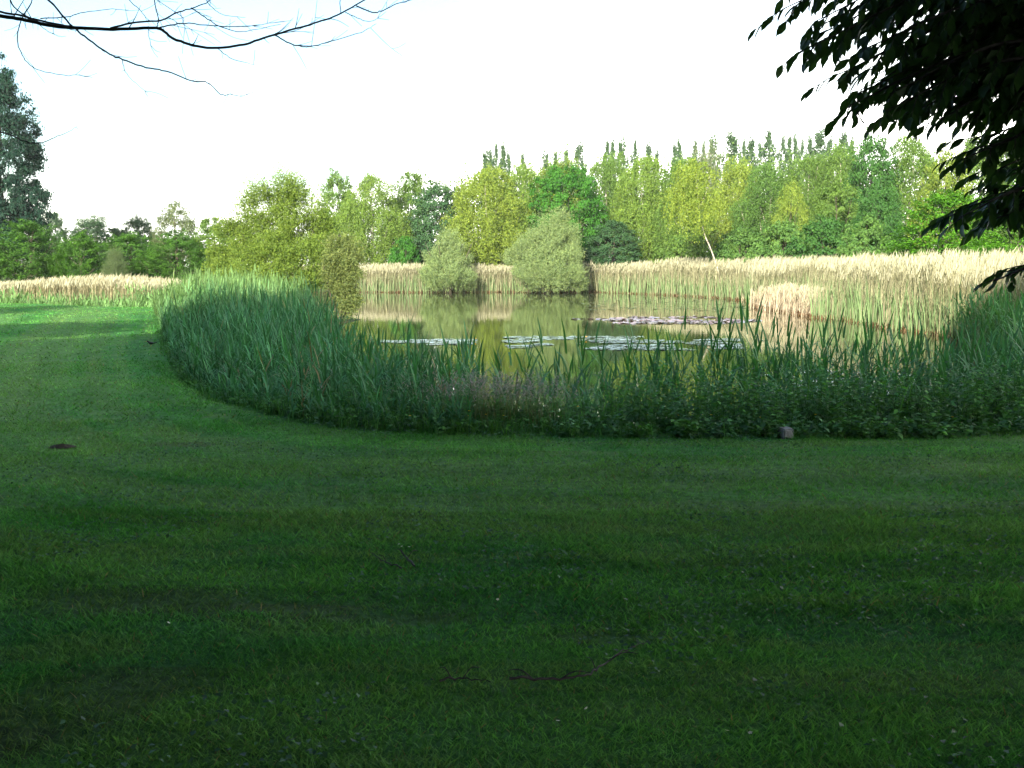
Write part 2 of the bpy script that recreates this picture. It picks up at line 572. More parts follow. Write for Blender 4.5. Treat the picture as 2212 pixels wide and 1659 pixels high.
def ztop_near(X, Y):
    by_y = np.interp(Y, [10, 13, 15, 17, 23, 28, 33, 38], [.30, .46, .5, .6, .82, 1.0, 1.15, 1.2])
    by_x = np.interp(X, [-2, 0, 1.2, 2.6, 4.5, 9], [0, 0, .02, .24, .30, .35])
    return by_y + by_x


def edge_d(X, Y):
    return seg_dist(X, Y, LE_EXT, False)


# the big left bed of green reeds, along the curve of the lawn
X, Y = sample(VEG_IN, (-15, -0.4, 9.8, 40.5), 25000)
d = edge_d(X, Y)
keep = (d > 0.12) & (rng.random(len(X)) < np.clip(1.15 - (Y - 14) * 0.012, .5, 1)) & ((Y < 12.8) | (X < -1.2) | (rng.random(len(X)) < .5))
X, Y, d = X[keep], Y[keep], d[keep]
zt = ztop_near(X, Y)
zt = zt * np.clip(0.35 + d * 0.55, 0, 1) + rng.normal(0, .17, len(X)) - .08 + .35 * (fbm(X * .9, Y * .9, 3) - .5)
mixc = rng.random((len(X), 1))
cc = G_DARK * (1 - mixc) + G_BLUE * mixc
sunlit_mix = smooth01((Y - 20) / 12)[:, None]
cc = cc * (.75 + .5 * fbm(X * 1.2 + 8, Y * 1.2, 2))[:, None]
deadm = rng.random(len(X)) < .02
cc[deadm] = np.array([.17, .15, .08])
cc = cc * (1 - sunlit_mix * .85) + np.array([.10, .165, .050]) * sunlit_mix * .85  # sunlight painted in: reeds farther back get a lighter, sunlit green
bag = Bag()
reed_stalks(bag, X, Y, zt, cc, nl=6, leaf_w=np.interp(Y, [11, 35], [.018, .023]), leaf_l=.42)
tag(link("reed_bed", bag.mesh("reed_bed"), None, M_BLADE), "dense blue-green reeds curving along the left side of the lawn", "reeds", None, "stuff")

# front bed of reeds between lawn and open water
X, Y = sample(VEG_IN, (-1.6, 9.5, 11.4, 19), 3300)
d = edge_d(X, Y)
keep = (d > 1.3) & (rng.random(len(X)) < np.interp(X, [-1, 0.2, 2.0, 3.0, 9], [.5, .36, .4, .62, .8]))
X, Y = X[keep], Y[keep]
zt = ztop_near(X, Y) + rng.normal(0, .19, len(X)) - np.interp(X, [-1, 1.5, 3, 8], [.28, .30, .40, .36])
mixc = rng.random((len(X), 1)); cc = G_DARK * (1 - mixc) + G_BLUE * .85 * mixc
bag = Bag()
reed_stalks(bag, X, Y, zt, cc, nl=7, leaf_w=.026, leaf_l=.45)
tag(link("reed_bed", bag.mesh("reed_bed"), None, M_BLADE), "dark green reeds between the front lawn and the open water", "reeds", None, "stuff")

# shaded reeds at the right-hand bank
def right_in(X, Y):
    sd = water_sd(X, Y)
    return (sd > -1.6) & (sd < 7) & (Y < 31) & (X > 7.8)
X, Y = sample(right_in, (8, 22, 14, 31), 5200)
zt = np.interp(Y, [14, 20, 31], [.62, .70, .80]) + rng.normal(0, .2, len(X))
mixc = rng.random((len(X), 1)); cc = G_DARK * (1 - mixc) + G_MID * mixc
bag = Bag()
reed_stalks(bag, X, Y, zt, cc, nl=5, leaf_w=.034, leaf_l=.5, stem_w=.014)
tag(link("reed_bed", bag.mesh("reed_bed"), None, M_BLADE), "shaded green reeds on the right-hand bank below the tan reeds", "reeds", None, "stuff")


def pale_reeds(bag, X, Y, ztop, w, green=0.45, plume=0.8, straw=STRAW, low=.78):
    n = len(X)
    w = np.broadcast_to(w, n)
    zb = np.maximum(terrain_z(X, Y), -1.1)
    P = np.stack([X, Y, zb], 1)
    Hh = np.maximum(ztop - zb, .3) * np.where(rng.random(n) < .5, rng.uniform(low, .98, n), rng.uniform(.9, 1.12, n))
    lean = rng.normal(R(20), R(50), n); tilt = np.abs(rng.normal(0, .06, n))
    c = straw * rng.uniform(.5, 1.25, (n, 1))
    ribbons(bag, P, lean, R(90) - tilt, R(86) - 2 * tilt, Hh, w, c, segs=2, twist=rng.normal(0, .7, n), taper='stem')
    # slim feathery heads
    k = rng.random(n) < plume
    m_ = k.sum()
    top = P + np.stack([np.cos(lean) * np.sin(tilt * 2) * Hh * .92, np.sin(lean) * np.sin(tilt * 2) * Hh * .92, Hh * .88], 1)
    for q in range(2):
        ribbons(bag, (top + rng.normal(0, .03, (n, 3)))[k], lean[k] + rng.normal(0, .5, m_), rng.uniform(R(72), R(88), m_), rng.uniform(R(35), R(75), m_), rng.uniform(.22, .45, m_), w[k] * 1.1,
                np.array([.325, .31, .21]) * rng.uniform(.7, 1.2, (m_, 1)), segs=3, twist=rng.normal(0, .7, m_))
    # old leaves
    for q in range(2):
        off = Hh * rng.uniform(.3, .9, n)
        Q = P + np.stack([np.cos(lean) * np.sin(tilt) * off, np.sin(lean) * np.sin(tilt) * off, off], 1)
        ribbons(bag, Q, rng.uniform(0, 6.28, n), R(75), R(40), .45, w * .9, c * rng.uniform(.7, 1.1, (n, 1)), segs=2)
    # rust-brown broken stems at the waterline
    edge = np.abs(water_sd(X, Y)) < .45
    if edge.sum():
        for q in range(3):
            m_ = edge.sum()
            ribbons(bag, np.stack([X[edge] + rng.normal(0, .12, m_), Y[edge] + rng.normal(0, .12, m_), np.full(m_, WATER_Z - .05)], 1), rng.uniform(0, 6.28, m_), rng.uniform(R(40), R(85), m_), rng.uniform(R(5), R(60), m_), rng.uniform(.18, .4, m_), w[edge] * 1.8,
                    np.array([.13, .075, .035]) * rng.uniform(.5, 1.3, (m_, 1)), segs=2)
    # this year's green shoots, shorter
    g = rng.random(n) < green
    m_ = g.sum()
    if m_:
        for q in range(2):
            ribbons(bag, P[g] + rng.normal(0, .12, (m_, 3)) * np.array([1, 1, 0]), rng.uniform(0, 6.28, m_), R(87), R(74), Hh[g] * rng.uniform(.35, .8, m_), w[g] * 1.7, np.array([.120, .180, .075]) * rng.uniform(.7, 1.3, (m_, 1)), segs=2, twist=rng.normal(0, .8, m_))


# the pale band along the far shore
def far_in(X, Y):
    dd = seg_dist(X, Y, np.array([(-19, 101.5)] + [tuple(p) for p in far_pts]), False)
    return (dd < 5.5) & (water_sd(X, Y) > -0.5) & (Y > 72)
X, Y = sample(far_in, (-24, 36, 68, 110), 110000)
X, Y = X[:32000], Y[:32000]
bag = Bag()
pale_reeds(bag, X, Y, np.interp(X, [-14, 8, 14, 24], [1.35, 1.6, 1.95, 1.95]) + .8 * (fbm(X * .3, Y * .3, 3) - .5), np.interp(Y, [70, 100], [.026, .034]), green=.6)
tag(link("reed_bed", bag.mesh("reed_bed"), None, M_REED), "straw-coloured reeds along the far shore in front of the wood", "reeds", None, "stuff")


# tan reeds on the right, nearer
def rfar_in(X, Y):
    sd = water_sd(X, Y)
    return (sd > -0.5) & (sd < 9.5) & (X > 10.5) & (Y > 26) & (Y < 76)
X, Y = sample(rfar_in, (10, 40, 24, 76), 84000)
keep = rng.random(len(X)) < np.where(Y < 52, .9, .75)
X, Y = X[keep][:38000], Y[keep][:38000]
bag = Bag()
gr = np.interp(Y, [26, 34, 45, 70], [.85, .6, .5, .38])
# low bleached patch kept out of this bed
cutc = np.array(spit_pts[0:3]).mean(0)
low = (np.hypot((X - cutc[0]) / 3.4, (Y - cutc[1]) / 7.5) + .5 * (fbm(X * .8, Y * .8, 2) - .5) < .95) & (water_sd(X, Y) < 2.6)
hh = np.interp(Y, [26, 34, 45, 75], [1.55, 1.95, 1.95, 1.85]) + 1.1 * (fbm(X * .25, Y * .25, 3) - .5) + .25 * smooth01((X - 15) / 4) * (Y < 46) - .18
X1, Y1, h1 = X[~low], Y[~low], hh[~low]
near = Y1 < 40
pale_reeds(bag, X1[near], Y1[near], h1[near], .018, green=.75, straw=STRAW * np.array([.92, .9, .85]))
pale_reeds(bag, X1[~near], Y1[~near], h1[~near], .024, green=.7)
tag(link("reed_bed", bag.mesh("reed_bed"), None, M_REED), "tall tan feathery reeds on the right-hand shore", "reeds", None, "stuff")

# the bleached, broken reeds at the little point
Xb, Yb = X[low], Y[low]
rb = np.hypot((Xb - cutc[0]) / 3.4, (Yb - cutc[1]) / 7.5); keep = rng.random(len(Xb)) < 1.25 - rb; Xb, Yb = Xb[keep], Yb[keep]
Xe = np.concatenate([Xb, Xb + rng.normal(0, .3, len(Xb)), Xb + rng.normal(0, .3, len(Xb))]); Ye = np.concatenate([Yb, Yb + rng.normal(0, .3, len(Xb)), Yb + rng.normal(0, .3, len(Xb))])
bag = Bag()
re_ = np.hypot((Xe - cutc[0]) / 3.4, (Ye - cutc[1]) / 7.5)
pale_reeds(bag, Xe, Ye, -.35 + .75 * np.clip(1 - re_, 0, 1) + .9 * (fbm(Xe * .9, Ye * .9, 3) - .4), .028, green=.0, plume=.3, low=.5, straw=np.array([.44, .36, .26]))
tag(link("reed_bed", bag.mesh("reed_bed"), None, M_REED), "low bleached clump of broken reeds at a point on the water", "reeds", None, "stuff")


# left, round the arm of the pond
def left_in(X, Y):
    sd = seg_dist(X, Y, ARM)
    ins = inside(X, Y, ARM)
    return ((Y > 60) & (sd < 4.5)) & ((~ins) | (sd < 2.0)) & (X < -15)
X, Y = sample(left_in, (-52, -14, 58, 77), 26000)
X, Y = X[:11000], Y[:11000]
bag = Bag()
hump = np.exp(-((X + 27) / 4.5) ** 2) * .42 + np.exp(-((X + 36) / 4) ** 2) * -.15
pale_reeds(bag, X, Y, .30 + hump + .3 * (fbm(X * .4, Y * .4, 2) - .5), .034, green=.7, straw=STRAW * np.array([1, .94, .9]))
tag(link("reed_bed", bag.mesh("reed_bed"), None, M_REED), "pinkish tan reeds beyond the far left end of the lawn", "reeds", None, "stuff")


def marsh_in(X, Y):
    sd = seg_dist(X, Y, ARM)
    return (Y < 66) & (sd < 3.0) & (X > -40) & ~((seg_dist(X, Y, LE_EXT, False) > 100)) & (water_sd(X, Y) < 1.3) & (Y > 42)
X, Y = sample(marsh_in, (-42, -9, 42, 66), 16000)
X, Y = X[:5200], Y[:5200]
bag = Bag()
n = len(X)
patchy = fbm(X * .5 + 9, Y * .5, 2)
ztp = np.interp(X, [-40, -24, -20, -15, -12], [.15, .1, -.2, -.35, -.3]) + (patchy - .5) * .9 + rng.normal(0, .12, n)
cc = np.array([.10, .19, .06]) * rng.uniform(.7, 1.3, (n, 1))
reed_stalks(bag, X, Y, ztp, cc, nl=4, leaf_w=.05, leaf_l=.5, stem_w=.025)
tag(link("marsh_grass", bag.mesh("marsh_grass"), None, M_BLADE), "low light green marsh grass behind the far edge of the lawn", "marsh grass", None, "stuff")

# ------------------------------------------------------------------ weeds at the foot of the reeds
def make_weeds():
    bag = Bag()
    Xs, Ys = sample(VEG_IN, (-11, 9.5, 9.6, 33), 70000)
    dd = edge_d(Xs, Ys)
    ok = (dd < 3.2) & (dd > .05) & (rng.random(len(Xs)) < np.clip(1.3 - dd * .3, 0, 1)) & (rng.random(len(Xs)) < np.interp(Ys, [10, 14, 33], [1, .6, .3]))
    Xs, Ys, dd = Xs[ok][:12500], Ys[ok][:12500], dd[ok][:12500]
    n = len(Xs)
    big = smooth01((dd - .1) / 1.3)
    right = smooth01((Xs - .4) / 1.2)
    Hh = (0.16 + big * np.where(right > .5, .62, .38)) * rng.uniform(.55, 1.15, n)
    zb = terrain_z(Xs, Ys)
    P = np.stack([Xs, Ys, zb], 1)
    az = rng.uniform(0, 6.28, n); tl = np.abs(rng.normal(0, .18, n))
    base = np.where(rng.random((n, 1)) < .5, np.array([.062, .185, .036]), np.array([.050, .150, .050])) * rng.uniform(.6, 1.35, (n, 1))
    ribbons(bag, P, az, R(90) - tl, R(80) - tl, Hh, .007, base * .8, segs=2, taper='stem')
    # leafy herbs: nettles, brambles
    nl = 12
    for k in range(nl):
        f = .15 + .85 * (k + rng.random(n) * .7) / nl
        Q = P + np.stack([np.cos(az) * np.sin(tl) * Hh * f, np.sin(az) * np.sin(tl) * Hh * f, Hh * f * np.cos(tl)], 1)
        a2 = rng.uniform(0, 6.28, n)
        D = np.stack([np.cos(a2), np.sin(a2), rng.uniform(-.5, .35, n)], 1)
        Nn = randdir(n) * .5 + np.array([0, 0, 1])
        sz = rng.uniform(.035, .085, n) * (1.1 - .4 * f)
        herb = rng.random(n) < (.35 + .6 * right)
        Vv, Fc = leaf_arrays(Q[herb], D[herb], Nn[herb], sz[herb] * 1.25, sz[herb] * .75)
        bag.add(Vv, Fc, base[herb] * rng.uniform(.7, 1.35, (herb.sum(), 1)))
        gr = ~herb & (rng.random(n) < .6)
        m_ = gr.sum()
        ribbons(bag, P[gr] + rng.normal(0, .04, (m_, 3)) * np.array([1, 1, 0]), rng.uniform(0, 6.28, m_), R(80), rng.uniform(-.3, 1.1, m_), Hh[gr] * rng.uniform(.8, 1.3, m_), .010, base[gr] * rng.uniform(.8, 1.4, (m_, 1)), segs=3)
    return bag.mesh("weeds")


tag(link("weeds", make_weeds(), None, M_BLADE), "leafy nettles, brambles and rough grass fringing the lawn", "weeds", None, "stuff")


def make_meadow():
    bag = Bag()
    c0 = gnd(1080, 935)[:2]
    n = 430
    X = c0[0] + rng.normal(0, .38, n); Y = c0[1] + .15 + np.abs(rng.normal(.25, .35, n))
    ok = edge_d(X, Y) > .1
    X, Y = X[ok], Y[ok]
    # lighter scatter of seeding grass along the left bed
    X2, Y2 = sample(VEG_IN, (-6, 0.8, 10, 20), 1500)
    d2 = edge_d(X2, Y2); k2 = (d2 < 1.7) & (d2 > .3)
    X = np.concatenate([X, X2[k2][:110]]); Y = np.concatenate([Y, Y2[k2][:110]])
    n = len(X)
    P = np.stack([X, Y, terrain_z(X, Y)], 1)
    H_ = rng.uniform(.28, .55, n) + .12 * smooth01((edge_d(X, Y) - .4) / 1.0)
    az = rng.uniform(0, 6.28, n); tl = np.abs(rng.normal(0, .15, n))
    ribbons(bag, P, az, R(88) - tl, R(72) - tl, H_, .005, np.array([.14, .17, .08]) * rng.uniform(.7, 1.2, (n, 1)), segs=2, taper='stem')
    top = P + np.stack([np.cos(az) * np.sin(tl + .15) * H_ * .9, np.sin(az) * np.sin(tl + .15) * H_ * .9, H_ * .86], 1)
    for q in range(9):
        ribbons(bag, top + rng.normal(0, .012, (n, 3)) + np.array([0, 0, .012]) * q, rng.uniform(0, 6.28, n), rng.uniform(.1, 1.0, n), rng.uniform(-.4, .5, n), rng.uniform(.03, .07, n), .007, np.array([.30, .235, .25]) * rng.uniform(.6, 1.25, (n, 1)), segs=1)
    return bag.mesh("flowering_grass")


tag(link("flowering_grass", make_meadow(), None, M_BLADE), "greyish pink flowering grass heads at the lawn edge", "grass", None, "stuff")

# single tall reeds that stand out against the water
gA = "tall reeds standing out against the water"
protos = []
for v in range(7):
    bag = Bag()
    st = Bag(); lf = Bag()
    H_ = 1.0
    P0 = np.zeros((1, 3)); ln = rng.uniform(0, 6.28, 1); tl = np.array([rng.uniform(.02, .12)])
    ribbons(st, P0, ln, R(90) - tl, R(84) - tl, np.array([1.0]), .016, G_DARK * .9, segs=3, taper='stem', twist=np.array([.3]))
    ribbons(st, P0, ln, R(90) - tl, R(84) - tl, np.array([1.0]), .016, G_DARK * .9, segs=3, taper='stem', twist=np.array([1.87]))
    nl = 9
    f = np.linspace(.35, .97, nl)
    Q = np.stack([np.cos(ln) * np.sin(tl) * f, np.sin(ln) * np.sin(tl) * f, np.cos(tl) * f], 1)
    topm = f > .85
    ribbons(lf, Q, rng.uniform(0, 6.28, nl), np.where(topm, R(78), R(64)), np.where(topm, R(62), rng.uniform(-.5, 1.0, nl)), np.where(topm, .22, rng.uniform(.22, .36, nl)), .019, G_DARK * rng.uniform(.8, 1.2, (nl, 1)), segs=4)
    protos.append((st.mesh("stem"), lf.mesh("leaves")))
spots = []
tall_px = [870, 905, 960, 1010, 1075, 1118, 1150, 1190, 1240, 1250, 1262, 1300, 1345, 1362, 1420, 1440, 1455, 1475, 1530, 1545, 1560, 1575, 1590, 1612, 1630, 1645, 1655, 1672, 1690, 1720, 1745, 1765, 1780, 1792, 1815, 1850, 1862, 1875, 1912, 1918, 1950, 1975, 2010, 2040, 2075, 2110]
for i, dx in enumerate(tall_px):
    Yd = rng.uniform(13.4, 15.2)
    top = np.interp(dx, [830, 880, 1100, 1400, 1570, 1660, 1800, 1915, 2110], [725, 705, 735, 715, 678, 680, 705, 715, 735]) + rng.uniform(0, 46)
    ztop = pt(dx, top, Yd)[2]
    x = pt(dx, top, Yd)[0]
    zb = max(float(terrain_z(np.array([x]), np.array([Yd]))[0]), -1.1)
    a, b_ = protos[i % 7]
    o = empty("tall_reed", (x, Yd, zb), rng.uniform(0, 6.28))
    s = ztop - zb
    o.scale = (s * .9, s * .9, s)
    tag(o, "tall dark reed with pointed leaves standing out against the bright water", "reed", gA)
    link("stem", a, o, M_BLADE); link("leaves", b_, o, M_BLADE)

# ------------------------------------------------------------------ floating leaves
def pads(name, label, spots, size, colr, tilt=.02):
    bag = Bag()
    n = len(spots); P = np.asarray(spots)
    k = 9
    ang = np.linspace(.25, 2 * math.pi - .25, k)
    rot = rng.uniform(0, 6.28, n)
    r = size * rng.uniform(.6, 1.25, n)
    tx = rng.normal(0, tilt, n); ty = rng.normal(0, tilt, n)
    Vp = np.zeros((n, k + 1, 3))
    zc = WATER_Z + .006 + rng.random(n) * .012
    Vp[:, 0] = np.stack([P[:, 0], P[:, 1], zc], 1)
    for j in range(k):
        a = ang[j] + rot
        xx = r * np.cos(a); yy = r * np.sin(a)
        Vp[:, j + 1] = np.stack([P[:, 0] + xx, P[:, 1] + yy, zc + xx * tx + yy * ty + np.abs(rng.normal(0, .004, n))], 1)
    Fc = np.concatenate([(np.arange(n) * (k + 1))[:, None] + np.array([[0, j + 1, j + 2]]) for j in range(k - 1)])
    c = np.asarray(colr) * rng.uniform(.7, 1.25, (n, 1))
    bag.add(Vp, Fc, np.tile(c, (k - 1, 1)))
    return tag(link(name, bag.mesh(name), None, M_PAD), label, "lily pads", "mats of floating leaves on the pond", "stuff")


def pad_spots(x0, x1, y0, y1, n, edge=.25):
    """scatter on the water inside a box read off the survey sheet"""
    a = []
    for _ in range(n):
        u, v = rng.random(), rng.random()
        g = gnd(x0 + (x1 - x0) * u, y0 + (y1 - y0) * v, WATER_Z)
        if fbm(np.array([g[0] * .55 + x0]), np.array([g[1] * .9]), 3)[0] > .40 + edge * ((2 * u - 1) ** 2 + (2 * v - 1) ** 2) * .6:
            a.append(g[:2])
    return a


pads("lily_pads", "pale shiny lily pads on the water behind the left front reeds", pad_spots(820, 1030, 733, 746, 420), .12, (.20, .27, .24))
pads("lily_pads", "wide patch of pale shiny lily pads behind the middle front reeds", pad_spots(1090, 1600, 727, 757, 1900, .15), .12, (.20, .27, .24))
pads("lily_pads", "mauve-brown floating leaves in the middle of the pond", pad_spots(1240, 1640, 684, 700, 1500, .2), .14, (.25, .19, .19), .12)
pads("lily_pads", "thin scatter of green floating leaves before the far reeds", pad_spots(1250, 1700, 640, 672, 900, .3), .14, (.16, .20, .10))
pads("lily_pads", "pale discs standing in for sky reflections behind the right front reeds", pad_spots(1650, 2080, 800, 860, 700, .15), .10, (.20, .27, .25))  # pale discs drawn in place of sky glints on the water

# ------------------------------------------------------------------ trees
def lobes_for(H, W, base, n, g, squash=1.0, topness=.8, spread=.55, core=.36):
    """union of ellipsoids forming one crown"""
    L_ = [(0, 0, base + (H - base) * .5, W * core, W * core, (H - base) * .46)]
    for i in range(n):
        a = g.uniform(0, 6.28)
        t = (i + .5) / n
        z = base + (H - base) * (.08 + t * .8)
        rr = W * .5 * spread * math.sqrt(max(0.05, 1 - (2 * t - .72) ** 2 * topness))
        s = W * g.uniform(.12, .27) * (1.1 - .45 * t); rr *= g.uniform(.7, 1.25)
        L_.append((math.cos(a) * rr, math.sin(a) * rr, z, s, s, s * g.uniform(.8, 1.2) * squash))
    return np.array(L_)


def shell(lobes, n, g, lo=.72, hi=1.06, cut=.68, gap=.45, bulge=.035):
    wl = 2 * math.pi / max(.9, .32 * float(np.ptp(lobes[:, 0]) + 2 * lobes[:, 3].max()) ** .85)
    w = lobes[:, 3] * lobes[:, 5]; w = w / w.sum()
    out_p, out_n = [], []
    got = 0
    while got < n:
        i = g.choice(len(lobes), n, p=w)
        d = randdir(n, g)
        r = g.uniform(lo, hi, n)
        p = lobes[i, :3] + d * lobes[i, 3:] * r[:, None]
        ins = np.zeros(n, bool)
        if gap > 0:
            ph = np.sin(p[:, 0] * wl + 1.3 * np.sin(p[:, 2] * wl * 1.1 + 2)) + np.sin(p[:, 1] * wl * .9 + 1.1 + 1.2 * np.sin(p[:, 0] * wl * .8)) + np.sin(p[:, 2] * wl * 1.35 + .7 + 1.4 * np.sin(p[:, 1] * wl))
            ins |= g.random(n) < np.clip(-ph * gap, 0, .96)
            p = p + d * (ph * bulge * lobes[i, 3])[:, None]
        for j, Lb in enumerate(lobes):
            q = np.linalg.norm((p - Lb[:3]) / Lb[3:], axis=1)
            ins |= (q < cut) & (i != j)
        ok = ~ins & (p[:, 2] > .05)
        out_p.append(p[ok]); out_n.append(unit(d[ok] / lobes[i[ok], 3:]))
        got += ok.sum()
    return np.vstack(out_p)[:n], np.vstack(out_n)[:n]


def crown_clumps(H, W, base, g, nlobe=12, nclump=130, per=60, leaf=.26, clump=.42, shape=.62, spread=.55, squash=.9, core=.42, gap=.45):
    lb = lobes_for(H, W, base, nlobe, g, squash, spread=spread, core=core)
    C, Nn = shell(lb, nclump, g, gap=gap)
    cr = clump * g.uniform(.6, 1.3, nclump)
    i = np.repeat(np.arange(nclump), per); n = len(i)
    off = g.normal(size=(n, 3)) * np.array([.6, .6, .38])
    P = C[i] + off * cr[i][:, None]
    Nl = unit(Nn[i] * .5 + unit(off) * .5 + np.array([0, 0, .55]) + g.normal(size=(n, 3)) * .45)
    D = unit(np.cross(Nl, randdir(n, g)) + np.array([0, 0, -.25]))
    rnd = np.clip(.5 + g.normal(0, .17, n) + np.repeat(g.normal(0, .12, nclump), per), 0, 1)
    sz = leaf * g.uniform(.6, 1.3, n)
    return (P, D, Nl, sz, sz * shape, rnd), C


def crown_birch(H, W, base, g, n_str=900, leaf=.17, nlobe=14):
    lb = lobes_for(H, W, base, nlobe, g, 1.05, spread=.66, core=.28)
    for _ in range(1): a_ = g.uniform(0, 6.28); lb = np.vstack([lb, [math.cos(a_) * W * .15, math.sin(a_) * W * .15, H * g.uniform(.86, .98), W * .07, W * .07, H * .09]])
    C, Nn = shell(lb, n_str, g, .5, 1.05)
    per = 9
    i = np.repeat(np.arange(n_str), per); n = len(i)
    t = np.tile(np.arange(per) / (per - 1), n_str)
    ln = g.uniform(.4, 1.5, n_str) * H / 11
    top = smooth01((C[:, 2] - base) / (H - base))
    ln *= (1.15 - .75 * top)
    arch = Nn * np.array([1, 1, .2])
    P = C[i] + arch[i] * (np.sqrt(t) * .35)[:, None] + np.array([0, 0, -1.0]) * (t * ln[i])[:, None] + g.normal(size=(n, 3)) * .07
    up = g.random(n_str) < .08 * top
    P[:, 2] += np.where(up[i], t * ln[i] * 1.6, 0)
    D = unit(g.normal(size=(n, 3)) * .45 + np.array([0, 0, -.9]))
    Nl = unit(Nn[i] * np.array([1, 1, .5]) * .6 + g.normal(size=(n, 3)) * .6)
    sz = leaf * g.uniform(.6, 1.35, n)
    rnd = np.clip(.5 + g.normal(0, .16, n) + np.repeat(g.normal(0, .13, n_str), per), 0, 1)
    return (P, D, Nl, sz, sz * .7, rnd), C[:: max(1, n_str // 40)]


def crown_spray(H, W, base, g, nbr=170, per=46, leaf=.2, slope=.32):
    """hornbeam: flat sprays sweeping outward and up, layer over layer"""
    lb = lobes_for(H, W, base, 9, g, 1.0, spread=.5)
    C, Nn = shell(lb, nbr, g, .85, 1.08, .8, .25)
    i = np.repeat(np.arange(nbr), per); n = len(i)
    a = np.arctan2(C[:, 1], C[:, 0]) + g.normal(0, .35, nbr)
    d = np.stack([np.cos(a), np.sin(a), np.full(nbr, slope) + g.normal(0, .12, nbr)], 1); d = unit(d)
    sd = np.stack([-np.sin(a), np.cos(a), np.zeros(nbr)], 1)
    ln = W * g.uniform(.16, .3, nbr)
    u = g.random(n); v = g.normal(0, .22, n) * (1.15 - u)
    P = C[i] + d[i] * ((u - .75) * ln[i])[:, None] + sd[i] * (v * ln[i])[:, None]
    P[:, 2] += g.normal(0, .05, n) - np.abs(v) * .25
    D = unit(d[i] * .7 + sd[i] * np.sign(v)[:, None] * .5 + np.array([0, 0, -.35]) + g.normal(size=(n, 3)) * .2)
    Nl = unit(np.array([0, 0, 1.0]) + d[i] * .35 + g.normal(size=(n, 3)) * .3)
    sz = leaf * g.uniform(.65, 1.3, n)
    rnd = np.clip(.45 + (u - .5) * .35 + g.normal(0, .13, n), 0, 1)
    return (P, D, Nl, sz, sz * .58, rnd), C[::6]


def crown_willow(H, W, base, g, nsh=1100, per=10, leaf=.26, nlobe=14, shape=.24, upright=.75, shoot=1.0, lobes=None):
    lb = lobes_for(H, W, base, nlobe, g, 1.25, spread=.62) if lobes is None else lobes
    C, Nn = shell(lb, nsh, g, .4, 1.04, .5, 1.0, .17)
    i = np.repeat(np.arange(nsh), per); n = len(i)
    t = np.tile(np.arange(per) / (per - 1), nsh)
    d = unit(Nn * np.array([.8, .8, .4]) + np.array([0, 0, upright]) + g.normal(size=(nsh, 3)) * .3)
    ln = shoot * g.uniform(.4, 1.25, nsh) * (.8 + .75 * smooth01((C[:, 2] / max(C[:, 2].max(), .1) - .45) * 1.8))
    P = C[i] + d[i] * (t * ln[i])[:, None] + g.normal(size=(n, 3)) * .05
    P[:, 2] -= (t ** 2) * ln[i] * .18
    P[:, 2] = np.maximum(P[:, 2], .05)
    D = unit(d[i] * .6 + g.normal(size=(n, 3)) * .55)
    Nl = unit(g.normal(size=(n, 3)) + Nn[i] * .6)
    sz = leaf * g.uniform(.6, 1.3, n)
    rnd = np.clip(.5 + g.normal(0, .2, n) + np.repeat(g.normal(0, .1, nsh), per), 0, 1)
    return (P, D, Nl, sz, sz * shape, rnd), C[:: max(1, nsh // 40)]


def crown_poplar(H, W, base, g, nclump=150, per=42, leaf=.27):
    t = (np.arange(nclump) + g.random(nclump)) / nclump
    z = base + (H - base) * t
    prof = np.interp(t, [0, .15, .5, .88, 1], [.5, .9, 1, .85, .5]) * (1 + .4 * np.sin(t * 19 + g.uniform(0, 6)) + .25 * np.sin(t * 41 + g.uniform(0, 6)))
    a = g.uniform(0, 6.28, nclump)
    r = W * .5 * prof * g.uniform(.3, 1, nclump)
    C = np.stack([np.cos(a) * r + W * .12 * (t ** 3) * g.uniform(-1, 1.5), np.sin(a) * r, z + g.normal(0, .25, nclump)], 1)
    i = np.repeat(np.arange(nclump), per); n = len(i)
    off = g.normal(size=(n, 3)) * np.array([.32, .32, .7]) * W * .2
    P = C[i] + off
    D = unit(g.normal(size=(n, 3)) * .6 + np.array([0, 0, .6]))
    Nl = unit(off / W * 3 + g.normal(size=(n, 3)) * .7 + np.stack([np.cos(a), np.sin(a), a * 0], 1)[i] * .5)
    sz = leaf * g.uniform(.6, 1.3, n)
    rnd = np.clip(.5 + g.normal(0, .17, n), 0, 1)
    return (P, D, Nl, sz, sz * .7, rnd), C[::8]


def trunk_mesh(name, H, r, g, targets, lean=(0, 0), top=.82, limbs=14, sides=7):
    T = Tubes()
    m_ = 7
    zs = np.linspace(-.25, H * top, m_)
    wob = np.cumsum(g.normal(0, r * .45, (m_, 2)), axis=0); wob -= wob[0]
    path = np.stack([lean[0] * (zs / H) ** 1.3 * np.sign(zs) if lean[0] else zs * 0, zs * 0, zs], 1) if False else np.stack([lean[0] * np.clip(zs / H, 0, 1), lean[1] * np.clip(zs / H, 0, 1), zs], 1)
    path[:, :2] += wob
    path = catmull(path, 4)
    rad = r * np.interp(path[:, 2] / H, [0, .04, .1, 1], [1.5, 1.15, 1, .12])
    T.add(path, rad, sides)
    if len(targets):
        idx = g.permutation(len(targets))[:limbs]
        for j in idx:
            q = np.asarray(targets[j])
            z0 = min(max(q[2] * .62 - .2 * g.random() * H, H * .12), H * top * .95)
            kk = np.argmin(abs(path[:, 2] - z0))
            s = path[kk]
            mid = (s + q) / 2 + np.array([0, 0, -.06 * np.linalg.norm(q - s)]) + g.normal(0, .12, 3)
            pp = catmull([s, mid, q], 4)
            T.add(pp, np.linspace(max(rad[kk] * .5, .02), .012, len(pp)), 5)
    return T.mesh(name)


PROTO = {}


